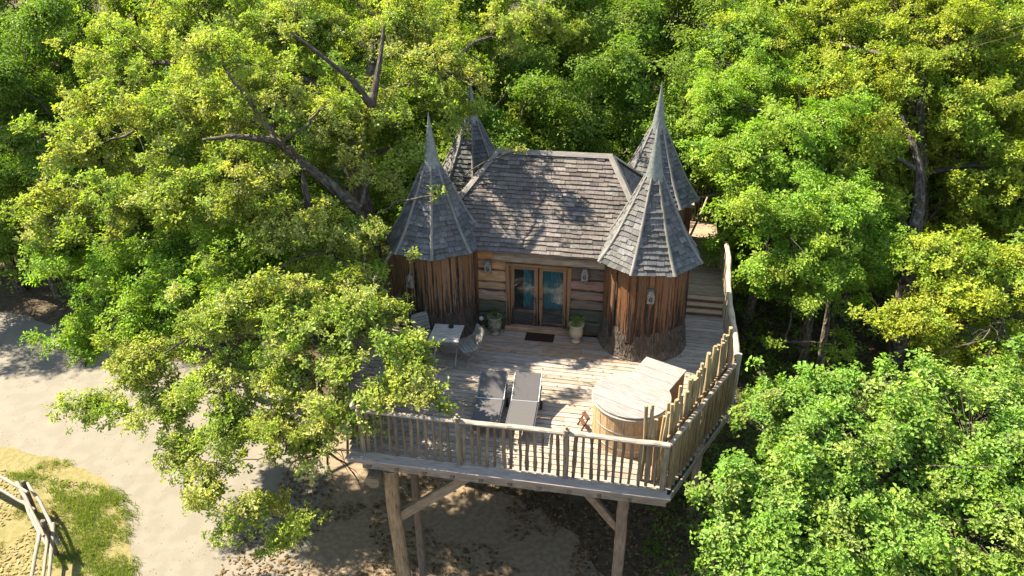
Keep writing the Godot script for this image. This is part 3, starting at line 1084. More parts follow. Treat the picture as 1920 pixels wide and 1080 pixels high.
	loft(far, Vector3(5.0, 0.3, -3.9), Vector3(5.0, 1.5, -3.9), 0.12, 0.12, Vector3.RIGHT, Color(0.44, 0.38, 0.27), 0, 0.8, 0.05, 4, 0.3)
	obj("post", far, wood, g)
	# left rail, half hidden in leaves
	var l := thing("plank_railing", "plank railing at the left deck edge, half hidden by oak leaves", "railing")
	var lpath := [Vector3(-2.95, 0, 5.6), Vector3(-4.42, 0, 2.25), Vector3(-4.42, 0, -3.2)]
	for seg in 2:
		var q0: Vector3 = lpath[seg]
		var q1: Vector3 = lpath[seg + 1]
		var rise := 0.0 if seg == 0 else 0.5
		var rm := M.new()
		loft(rm, q0 + Vector3(0, 1.1, 0), q1 + Vector3(0, 1.1 + rise, 0), 0.08, 0.11, Vector3.UP, Color(0.36, 0.32, 0.28), 0, 2.4, 0.12, 9, 0.3)
		obj("top_rail", rm, wood, l)
		var cnt := int(q0.distance_to(q1) / 0.15)
		for k in cnt:
			var f := (k + 0.5) / cnt
			var p := q0.lerp(q1, f)
			var m := M.new()
			loft(m, p + Vector3(0, -0.1, 0), p + Vector3(R(-0.02, 0.02), 1.06 + rise * f, 0), R(0.06, 0.12), 0.035, (q1 - q0).normalized(), tone(Color(0.26, 0.2, 0.145), 0.2), 0, 0.7, 0.1, 4, 0.3)
			obj("baluster", m, wood, l)

# ---------------------------------------------------------------- things on the deck
func furniture() -> void:
	rng.seed = 123
	hot_tub()
	lounger("charcoal sling sun lounger nearer the oak, its backrest raised, left of the pair", Vector3(-0.42, 0, 3.85), 0.07)
	lounger("charcoal sling sun lounger nearer the hot tub, its backrest raised, right of the pair", Vector3(0.37, 0, 3.8), 0.05)
	table()
	chair("slatted grey garden chair left of the table, facing the lounger side", Vector3(-2.66, 0, 1.52), 0.7)
	chair("slatted grey garden chair right of the table, nearest the door, its back to the doormat", Vector3(-1.42, 0, 1.86), -0.9)
	var ash := M.new()
	ash.lathe(Transform3D(Basis.IDENTITY, Vector3(-1.95, 0.757, 1.52)), [Vector2(0.0, 0.0), Vector2(0.06, 0.0), Vector2(0.075, 0.04), Vector2(0.066, 0.042), Vector2(0.055, 0.012), Vector2(0.0, 0.01)], 14, Color(0.02, 0.02, 0.02))
	tag(obj("ashtray", ash, plain), "small dark round ashtray on the garden table", "ashtray")
	# a few oak leaves blown onto the boards
	var lv := M.new()
	lv.quad(Vector3(-0.035, 0, 0), Vector3(0, 0.008, 0.018), Vector3(0.04, 0, 0), Vector3(0, 0.008, -0.018), Vector2.ZERO, Vector2.ZERO, Vector2.ZERO, Vector2.ZERO, Color.WHITE)
	var lx: Array[Transform3D] = []
	var lc := PackedColorArray()
	for k in 260:
		var p := Vector3(R(-2.9, 4.6), 0.006, R(0.6, 5.5))
		if p.x > lerpf(4.9, 3.4, clampf((p.z - 2.4) / 3.1, 0, 1)) or Vector2(p.x - 2.74, p.z - 4.03).length() < 0.9 or Vector2(p.x - 2.836, p.z).length() < 1.2 or Vector2(p.x + 2.68, p.z).length() < 1.2:
			continue
		lx.append(Transform3D(Basis(Vector3.UP, R(0, TAU)) * Basis(Vector3.RIGHT, R(-0.3, 0.3)) * R(0.6, 1.2), p))
		lc.append(tone(Color(0.2, 0.13, 0.06), 0.4))
	scatter("fallen_leaves", lv.mesh(), lx, lc, self)
	# doormat
	var mm := M.new()
	mm.slab(Transform3D(Basis(Vector3.UP, 0.01), Vector3(0.165, 0.012, 0.4)), 0.76, 0.018, 0.42, 0.004, Color(0.028, 0.014, 0.01), UO())
	tag(obj("doormat", mm, fabric), "dark brown doormat lying on the deck before the double door", "doormat")
	planter(Vector3(-1.06, 0, 0.42), "stone urn overgrown with trailing vine, left of the door", true)
	planter(Vector3(1.14, 0, 0.44), "fluted pale urn with bright green fern, right of the door", false)
	sconce(Vector3(-1.25, 1.9, 0.17), 0.0, "grey wooden wall light on the pale logs left of the double door")
	sconce(Vector3(1.29, 1.87, 0.15), 0.0, "grey wooden wall light on the dark logs right of the double door")
	sconce(Vector3(2.836 + 1.09 * sin(0.13), 1.88, 1.09 * cos(0.13)), 0.13, "grey wooden wall light on the planks of the right front tower")
	sconce(Vector3(-2.68 + 1.09 * sin(-0.4), 1.72, 1.09 * cos(-0.4)), -0.4, "grey wooden wall light on the planks of the left front tower")
	var sp := M.new()
	sp.lathe(Transform3D(Basis(Vector3.RIGHT, PI / 2), Vector3(-1.5, 0.26, 0.115)), [Vector2(0.062, 0.0), Vector2(0.062, 0.02), Vector2(0.045, 0.03), Vector2(0.03, 0.022), Vector2(0.0, 0.02)], 16, Color(0.55, 0.55, 0.53))
	tag(obj("wall_socket", sp, plain), "small round white wall socket low on the logs beside the left tower", "socket")
	# plank shed and stick fence at the end of the passage
	var sh := thing("plank_shed", "narrow brown plank shed with flat pale roof behind the right towers", "shed", Vector3(3.78, 0, -5.6))
	var sb := M.new()
	sb.slab(Transform3D(Basis.IDENTITY, Vector3(0, 0.9, 0)), 0.5, 1.9, 1.2, 0, Color(0.1, 0.06, 0.035))
	obj("body", sb, wood, sh)
	for k in 8:
		var pm := M.new()
		var on_front := k < 4
		var pos := Vector3(-0.19 + 0.125 * k, 0, 0.62) if on_front else Vector3(0.26, 0, -0.5 + (k - 4) * 0.28)
		loft(pm, pos + Vector3(0, 0.0, 0), pos + Vector3(0, 1.86, 0), 0.12 if on_front else 0.26, 0.03, Vector3.RIGHT if on_front else Vector3.BACK, tone(Color(0.8, 0.62, 0.5), 0.2), 0.3, 0.9, 0.03, 4, 0.3)
		obj("plank", pm, stain, sh)
	var rf := M.new()
	rf.slab(Transform3D(Basis(Vector3.BACK, -0.06), Vector3(0, 1.9, 0)), 0.68, 0.04, 1.4, 0.006, Color(0.36, 0.32, 0.27), UO())
	obj("roof", rf, wood, sh)
	var fe := thing("stick_fence", "dark upright stick fence closing the end of the passage", "fence", Vector3(4.5, 0.36, -7.6))
	for k in 13:
		var m := M.new()
		pole(m, Vector3(-0.62 + k * 0.105, 0, 0), Vector3(-0.62 + k * 0.105 + R(-0.03, 0.03), R(1.1, 1.4), 0), 0.035, 0.028, 0.02, tone(Color(0.17, 0.13, 0.09), 0.25), 6, 3)
		obj("stick", m, wood, fe)
	var fr := M.new()
	pole(fr, Vector3(-0.68, 0.75, 0.05), Vector3(0.7, 1.1, 0.06), 0.04, 0.035, 0.03, Color(0.2, 0.17, 0.12))
	obj("rail", fr, wood, fe)
	var dp := M.new()
	pole(dp, Vector3(4.0, 0.6, -5.0), Vector3(4.62, 1.5, -6.9), 0.04, 0.035, 0.02, Color(0.25, 0.23, 0.18))
	tag(obj("leaning_pole", dp, wood), "grey pole slanting up past the shed toward the stick fence", "pole")

func hot_tub() -> void:
	var t := thing("hot_tub", "round wooden hot tub under a plank lid, at the palisade corner", "hot tub", Vector3(2.74, 0, 4.03))
	var n := 26
	for k in n:
		var m := M.new()
		var a := TAU * k / n
		var dir := Vector3(sin(a), 0, cos(a))
		var tang := Vector3(cos(a), 0, -sin(a))
		bar(m, dir * 0.785 + Vector3(0, 0.0, 0), dir * 0.785 + Vector3(0, 1.0, 0), 0.191, 0.045, 0.006, tone(Color(0.44, 0.30, 0.17), 0.1), tang)
		obj("stave", m, wood, t)
	for y in [0.14, 0.55, 0.9]:
		var m := M.new()
		m.lathe(Transform3D(Basis.IDENTITY, Vector3(0, y, 0)), [Vector2(0.812, 0), Vector2(0.818, 0.004), Vector2(0.818, 0.036), Vector2(0.812, 0.04)], 40, Color(0.32, 0.3, 0.28))
		obj("hoop", m, metal, t)
	var rim := M.new()
	rim.lathe(Transform3D(Basis.IDENTITY, Vector3(0, 0.95, 0)), [Vector2(0.76, 0), Vector2(0.83, 0), Vector2(0.845, 0.02), Vector2(0.845, 0.055), Vector2(0.76, 0.06)], 40, Color(0.42, 0.36, 0.28))
	obj("rim", rim, wood, t)
	# lid: disc joined to the square hatch behind it, laid in boards
	var ex := Vector3(0.916, 0, 0.401)
	var ey := Vector3(-0.401, 0, 0.916)
	var circ := PackedVector2Array()
	for k in 48:
		circ.append(Vector2(cos(TAU * k / 48), sin(TAU * k / 48)) * 0.83)
	var rect := PackedVector2Array([Vector2(-0.38, -1.5), Vector2(0.6, -1.5), Vector2(0.6, -0.2), Vector2(-0.38, -0.2)])
	var shape: PackedVector2Array = Geometry2D.merge_polygons(circ, rect)[0]
	var cuts := [-1.6, -1.13, -0.82, -0.51, -0.2, 0.107, 0.43, 0.9]
	for k in cuts.size() - 1:
		var strip := PackedVector2Array([Vector2(-2, cuts[k] + 0.004), Vector2(2, cuts[k] + 0.004), Vector2(2, cuts[k + 1] - 0.004), Vector2(-2, cuts[k + 1] - 0.004)])
		for p in Geometry2D.intersect_polygons(shape, strip):
			var m := M.new()
			m.extrude(Vector3.ZERO, ex, ey, Vector3.UP, p, 1.015, 1.06 + R(-0.003, 0.003), tone(Color(0.245, 0.235, 0.225), 0.08), UO())
			obj("lid_board", m, wood, t)
	# box under the hatch
	for s in 3:
		var m := M.new()
		if s == 0:
			bar(m, ex * -0.36 + ey * -1.46 + Vector3(0, 0.5, 0), ex * 0.58 + ey * -1.46 + Vector3(0, 0.5, 0), 1.0, 0.03, 0.004, Color(0.2, 0.13, 0.09))
		else:
			var xx: float = [-0.35, 0.57][s - 1]
			bar(m, ex * xx + ey * -1.44 + Vector3(0, 0.5, 0), ex * xx + ey * -0.6 + Vector3(0, 0.5, 0), 1.0, 0.03, 0.004, Color(0.2, 0.13, 0.09))
		obj("box_panel", m, wood, t)
	# tap on the left side
	var st := thing("wooden_step", "small red-brown folding step against the left side of the hot tub", "step", Vector3(1.76, 0, 3.96), 0.5)
	for k in 2:
		var m := M.new()
		m.slab(Transform3D(Basis(Vector3.UP, PI / 2), Vector3(0.02 - 0.08 * k, 0.3 - 0.14 * k, 0)), 0.26, 0.025, 0.1, 0.005, Color(0.1, 0.05, 0.03), UO())
		obj("tread", m, wood, st)
	for s in [-0.11, 0.11]:
		var m := M.new()
		bar(m, Vector3(-0.13, 0, s), Vector3(0.05, 0.32, s), 0.035, 0.022, 0.004, Color(0.09, 0.042, 0.027), Vector3.UP)
		obj("leg", m, wood, st)

func lounger(label: String, at: Vector3, turn: float) -> void:
	var t := thing("sun_lounger", label, "sun lounger", at, turn, "sun loungers on the deck")
	var sling := Color(0.075, 0.074, 0.074)
	var alu := Color(0.16, 0.165, 0.17)
	var hd := Vector3(0, 0.68, -0.72)
	var hinge := Vector3(0, 0.36, -0.05)
	var m := M.new()
	for s in [-0.31, 0.31]:
		m.tube([Vector3(s, 0.34, 0.92), Vector3(s, 0.34, -0.7)], [0.018, 0.018], 8, alu)
	m.tube([Vector3(-0.31, 0.34, 0.9), Vector3(0.31, 0.34, 0.9)], [0.018, 0.018], 8, alu)
	m.tube([Vector3(-0.31, 0.34, -0.68), Vector3(0.31, 0.34, -0.68)], [0.018, 0.018], 8, alu)
	obj("frame", m, metal, t)
	for s in [-0.3, 0.3]:
		for z in [0.78, -0.55]:
			var lm := M.new()
			lm.tube([Vector3(s, 0.34, z), Vector3(s, 0.0, z + 0.04)], [0.016, 0.015], 7, alu)
			obj("leg", lm, metal, t)
	var seat := M.new()
	seat.slab(Transform3D(Basis(Vector3.UP, PI / 2), Vector3(0, 0.365, 0.435)), 0.96, 0.022, 0.59, 0.008, sling, UO(), Vector2(4, 4))
	obj("seat", seat, fabric, t)
	var bk := M.new()
	bar(bk, hinge + Vector3(0, 0.005, -0.03), hd, 0.022, 0.59, 0.008, sling, Vector3.UP)
	obj("backrest", bk, fabric, t)
	var bf := M.new()
	for s in [-0.31, 0.31]:
		bf.tube([hinge + Vector3(s, -0.01, 0), hd + Vector3(s, -0.01, -0.01)], [0.015, 0.015], 7, alu)
		bf.tube([hinge.lerp(hd, 0.62) + Vector3(s * 0.9, -0.02, 0), Vector3(s * 0.9, 0.34, -0.62)], [0.01, 0.01], 6, alu)
	bf.tube([hinge + Vector3(-0.3, 0.012, 0.0), hinge + Vector3(0.3, 0.012, 0.0)], [0.012, 0.012], 7, Color(0.45, 0.45, 0.46))
	obj("backrest_frame", bf, metal, t)
	for s in [-0.35, 0.35]:
		var w := M.new()
		w.lathe(Transform3D(Basis(Vector3.BACK, PI / 2), Vector3(s + 0.02, 0.1, -0.3)), [Vector2(0, 0), Vector2(0.09, 0), Vector2(0.1, 0.01), Vector2(0.1, 0.03), Vector2(0.09, 0.04), Vector2(0, 0.04)], 18, Color(0.012, 0.012, 0.012))
		obj("wheel", w, plain, t)
		var br := M.new()
		br.tube([Vector3(s * 0.9, 0.34, -0.3), Vector3(s, 0.1, -0.3)], [0.012, 0.012], 6, alu)
		obj("wheel_bracket", br, metal, t)

func table() -> void:
	var t := thing("garden_table", "square slatted grey garden table in front of the left tower", "table", Vector3(-2.0, 0, 1.8), 0.06)
	var c := Color(0.38, 0.35, 0.32)
	for k in 7:
		var m := M.new()
		m.slab(Transform3D(Basis.IDENTITY, Vector3(0, 0.742, -0.36 + k * 0.12)), 0.76, 0.024, 0.112, 0.005, tone(c, 0.08), UO())
		obj("top_slat", m, wood, t)
	var fr := M.new()
	for z in [-0.4, 0.4]:
		fr.slab(Transform3D(Basis.IDENTITY, Vector3(0, 0.71, z * 0.9)), 0.68, 0.04, 0.03, 0, c, UO())
	for x in [-0.33, 0.33]:
		fr.slab(Transform3D(Basis(Vector3.UP, PI / 2), Vector3(x, 0.708, 0)), 0.74, 0.035, 0.03, 0, c, UO())
	obj("apron", fr, wood, t)
	for s in [-1.0, 1.0]:
		for q in [-0.28, 0.28]:
			var m := M.new()
			bar(m, Vector3(q + s * 0.015, 0, -0.36 * s), Vector3(q + s * 0.015, 0.7, 0.34 * s), 0.035, 0.028, 0.004, tone(c, 0.06), Vector3.BACK)
			obj("leg", m, wood, t)

func chair(label: String, at: Vector3, turn: float) -> void:
	var t := thing("garden_chair", label, "chair", at, turn, "slatted chairs at the garden table")
	var c := Color(0.22, 0.21, 0.195)
	for k in 5:
		var m := M.new()
		m.slab(Transform3D(Basis.IDENTITY, Vector3(0, 0.44 - 0.008 * k * (k - 4) * -0.25, 0.2 - k * 0.092)), 0.44, 0.02, 0.082, 0.005, tone(c, 0.1), UO())
		obj("seat_slat", m, wood, t)
	var bup := Vector3(0, 0.94, -0.34).normalized()
	var bn := Vector3(0, 0.34, 0.94).normalized()
	for k in 5:
		var m := M.new()
		var w := 0.46
		var p := PackedVector2Array([Vector2(-w / 2, 0), Vector2(w / 2, 0), Vector2(w / 2, 0.078), Vector2(-w / 2, 0.078)])
		if k == 4:
			p = PackedVector2Array([Vector2(-w / 2, 0), Vector2(w / 2, 0), Vector2(w / 2, 0.04), Vector2(w / 2 - 0.03, 0.075), Vector2(w / 2 - 0.09, 0.098), Vector2(-w / 2 + 0.09, 0.098), Vector2(-w / 2 + 0.03, 0.075), Vector2(-w / 2, 0.04)])
		m.extrude(Vector3(0, 0.5, -0.2) + bup * (k * 0.09), Vector3.RIGHT, bup, bn, p, -0.01, 0.01, tone(c, 0.1), UO())
		obj("back_slat", m, wood, t)
	for s in [-0.2, 0.2]:
		var m := M.new()
		bar(m, Vector3(s, 0, 0.24), Vector3(s, 0.46, -0.19), 0.03, 0.024, 0.004, c, Vector3.BACK)
		bar(m, Vector3(s, 0.46, -0.2), Vector3(s, 0.92, -0.36), 0.03, 0.022, 0.004, c, Vector3.BACK)
		obj("back_leg", m, wood, t)
		var m2 := M.new()
		bar(m2, Vector3(s * 0.86, 0, -0.24), Vector3(s * 0.86, 0.43, 0.2), 0.03, 0.024, 0.004, c, Vector3.BACK)
		obj("front_leg", m2, wood, t)

func planter(at: Vector3, label: String, vine: bool) -> void:
	var t := thing("urn_planter", label, "planter", at)
	var m := M.new()
	var col := Color(0.2, 0.19, 0.15) if vine else Color(0.33, 0.27, 0.19)
	m.lathe(Transform3D.IDENTITY, [Vector2(0, 0), Vector2(0.13, 0), Vector2(0.13, 0.04), Vector2(0.08, 0.08), Vector2(0.1, 0.12), Vector2(0.17, 0.22), Vector2(0.18, 0.36), Vector2(0.16, 0.46), Vector2(0.205, 0.52), Vector2(0.205, 0.55), Vector2(0.17, 0.55), Vector2(0.15, 0.5), Vector2(0.0, 0.5)], 48, col, 0.025)
	obj("urn", m, plain, t)
	var xf: Array[Transform3D] = []
	var cols := PackedColorArray()
	for k in (75 if vine else 60):
		var a := R(0, TAU)
		var rr := R(0.0, 0.24)
		var y := 0.58 + R(0, 0.16) - rr * 0.3
		if vine and k > 35:
			rr = R(0.19, 0.27)
			y = R(0.08, 0.62)
		xf.append(Transform3D(Basis(Vector3(R(-1, 1), R(-1, 1), R(-1, 1)).normalized(), R(0, TAU)) * R(0.28, 0.45), Vector3(cos(a) * rr, y, sin(a) * rr)))
		cols.append(tone(Color(0.09, 0.13, 0.03) if vine else Color(0.17, 0.24, 0.035), 0.25))
	scatter("foliage", sprays[1], xf, cols, t)

func sconce(at: Vector3, turn: float, label: String) -> void:
	var t := thing("wall_light", label, "wall light", at, turn, "wooden wall lights on the cabin front")
	var b := M.new()
	loft(b, Vector3(0, -0.2, 0), Vector3(0, 0.2, 0), 0.17, 0.05, Vector3.RIGHT, Color(0.15, 0.125, 0.1), 0.0, 0.3, 0.03, 4, 0.2)
	obj("backboard", b, wood, t)
	var cap := M.new()
	var half := [Vector2(0, 0.2), Vector2(0.05, 0.195), Vector2(0.075, 0.13), Vector2(0.1, 0.06), Vector2(0.095, -0.17), Vector2(0, -0.17)]
	var hole := [Vector2(0, -0.125), Vector2(0.032, -0.11), Vector2(0.05, -0.07), Vector2(0.042, -0.02), Vector2(0.02, 0.02), Vector2(0, 0.035)]
	for s in [1.0, -1.0]:
		var p := PackedVector2Array()
		for q in half + hole:
			p.append(Vector2(q.x * s, q.y) * 0.9)
		cap.extrude(Vector3(0, 0, 0.03), Vector3.RIGHT, Vector3.UP, Vector3.BACK, p, 0.0, 0.07, Color(0.22, 0.2, 0.18), UO())
	obj("face_board", cap, wood, t)
	var bulb := M.new()
	bulb.lathe(Transform3D(Basis.IDENTITY, Vector3(0, -0.1, 0.07)), [Vector2(0, 0), Vector2(0.02, 0.012), Vector2(0.028, 0.04), Vector2(0.016, 0.08), Vector2(0, 0.11)], 12, Color(0.16, 0.15, 0.14))
	obj("bulb", bulb, metal, t)

# ---------------------------------------------------------------- ground
func sheet(called: String, poly: PackedVector2Array, y: float, m: Material, us: float) -> MeshInstance3D:
	var b := M.new()
	var idx := Geometry2D.triangulate_polygon(poly)
	for k in poly.size():
		b.vert(Vector3(poly[k].x, y, poly[k].y), Vector3.UP, poly[k] * us, Color.WHITE)
	for k in range(0, idx.size(), 3):
		var p := poly[idx[k]]
		var q := poly[idx[k + 1]]
		var r := poly[idx[k + 2]]
		if (q - p).cross(r - p) > 0.0:
			b.i.append_array([idx[k], idx[k + 1], idx[k + 2]])
		else:
			b.i.append_array([idx[k], idx[k + 2], idx[k + 1]])
	var o := obj(called, b, m)
	o.set_meta("kind", "structure")
	return o

# a closed outline with small natural wobble between the given corners
func rough(pts: Array, amt: float, step: float) -> PackedVector2Array:
	var out := PackedVector2Array()
	for k in pts.size():
		var a: Vector2 = pts[k]
		var b: Vector2 = pts[(k + 1) % pts.size()]
		var n := maxi(1, int(a.distance_to(b) / step))
		for j in n:
			out.append(a.lerp(b, float(j) / n) + Vector2(R(-1, 1), R(-1, 1)) * amt)
	return out

func terrain() -> void:
	rng.seed = 3
	var so := ground_image(51, Color(0.05, 0.04, 0.026), Color(0.095, 0.07, 0.042), Color(0.15, 0.10, 0.055), 0.5, 0.7)
	var gr := ground_image(51, Color(0.14, 0.126, 0.1), Color(0.158, 0.142, 0.114), Color(0.12, 0.105, 0.082), 0.09, 0.35)
	var ve := ground_image(71, Color(0.145, 0.132, 0.0493), Color(0.191, 0.157, 0.0723), Color(0.0935, 0.0978, 0.0255), 0.3, 0.45)
	var di := ground_image(81, Color(0.17, 0.125, 0.08), Color(0.22, 0.172, 0.115), Color(0.115, 0.08, 0.05), 0.4, 0.8)
	var dirt := mat(di[0], di[1], 0.95, 0.8)
	var soil := mat(so[0], so[1], 0.95, 1.0)
	var gravel := mat(gr[0], gr[1], 0.95, 0.08)
	var verge := mat(ve[0], ve[1], 0.95, 1.0)
	sheet("ground", PackedVector2Array([Vector2(-150, -150), Vector2(150, -150), Vector2(150, 60), Vector2(-150, 60)]), -5.0, soil, 0.3)
	sheet("gravel_path", rough([Vector2(-60, -9), Vector2(-30, -7), Vector2(-24, -5.7), Vector2(-19, -4.6), Vector2(-13, -3.2), Vector2(-8, -1.6), Vector2(-5.2, 0.3), Vector2(-4.6, 2.5), Vector2(-4.2, 5), Vector2(-3.4, 9), Vector2(-2, 20), Vector2(-60, 20)], 0.14, 0.5), -4.996, gravel, 0.13)
	sheet("dirt_path", rough([Vector2(-8.5, -1.6), Vector2(-5, -1.0), Vector2(-2.3, 0.6), Vector2(0.2, 1.5), Vector2(1.7, 2.4), Vector2(2.4, 3.8), Vector2(3.0, 8), Vector2(4, 20), Vector2(-3, 20), Vector2(-4.4, 9), Vector2(-5.2, 5), Vector2(-5.8, 2.5), Vector2(-6.5, 0.6)], 0.22, 0.35), -4.994, dirt, 0.45)
	sheet("grass_verge", rough([Vector2(-60, -1), Vector2(-24, 0.4), Vector2(-18.2, 1.9), Vector2(-15.8, 2.05), Vector2(-13.4, 2.5), Vector2(-12.1, 3.1), Vector2(-11.0, 4.1), Vector2(-10.1, 5.2), Vector2(-9.5, 6.3), Vector2(-9.2, 9), Vector2(-10, 20), Vector2(-60, 20)], 0.1, 0.3), -4.992, verge, 0.35)

# ---------------------------------------------------------------- rustic fence
func rustic_fence() -> void:
	var f := thing("rustic_fence", "rustic fence of grey round poles standing on the dry grass beside the path", "fence")
	var posts := [Vector3(-17.2, -5, 3.25), Vector3(-13.78, -5, 4.36), Vector3(-12.07, -5, 5.6), Vector3(-10.9, -5, 7.3), Vector3(-9.9, -5, 9.4)]
	for p in posts:
		var m := M.new()
		pole(m, p - Vector3(0, 0.05, 0), p + Vector3(R(-0.08, 0.08), 1.2, R(-0.08, 0.08)), 0.07, 0.055, 0.02, Color(0.14, 0.11, 0.085), 8, 3)
		obj("post", m, wood, f)
	for k in posts.size() - 1:
		var a: Vector3 = posts[k]
		var b: Vector3 = posts[k + 1]
		var d: Vector3 = (b - a).normalized()
		var side := d.cross(Vector3.UP) * 0.11
		for h in [[0.98, 1.05, 1.0], [0.5, 0.42, 1.0], [0.82, 0.6, -1.0]]:
			if h[2] < 0 and k == 0:
				continue
			var m := M.new()
			pole(m, a - d * 0.35 + side * h[2] + Vector3(0, h[0] + R(-0.04, 0.04), 0), b + d * 0.38 + side * h[2] + Vector3(0, h[1] + R(-0.04, 0.04), 0), R(0.045, 0.06), R(0.035, 0.045), 0.06, tone(Color(0.27, 0.24, 0.199), 0.1), 8, 6)
			obj("rail", m, wood, f)

# ---------------------------------------------------------------- trees
func tree(called: String, label: String, category: String, group: String, at: Vector3, trunk: Array, trad: Array, lobes: Array, kind: Dictionary, s: int, bare := 0.0, boughs := []) -> void:
	var t := thing(called, label, category, at, 0.0, group)
	var tr := []
	for p in trunk:
		tr.append(p - at)
	grow(t, tr, trad, lobes, kind, s, bare, boughs)

func V(a: float) -> Vector3:
	return Vector3(a, a * 0.8, a)

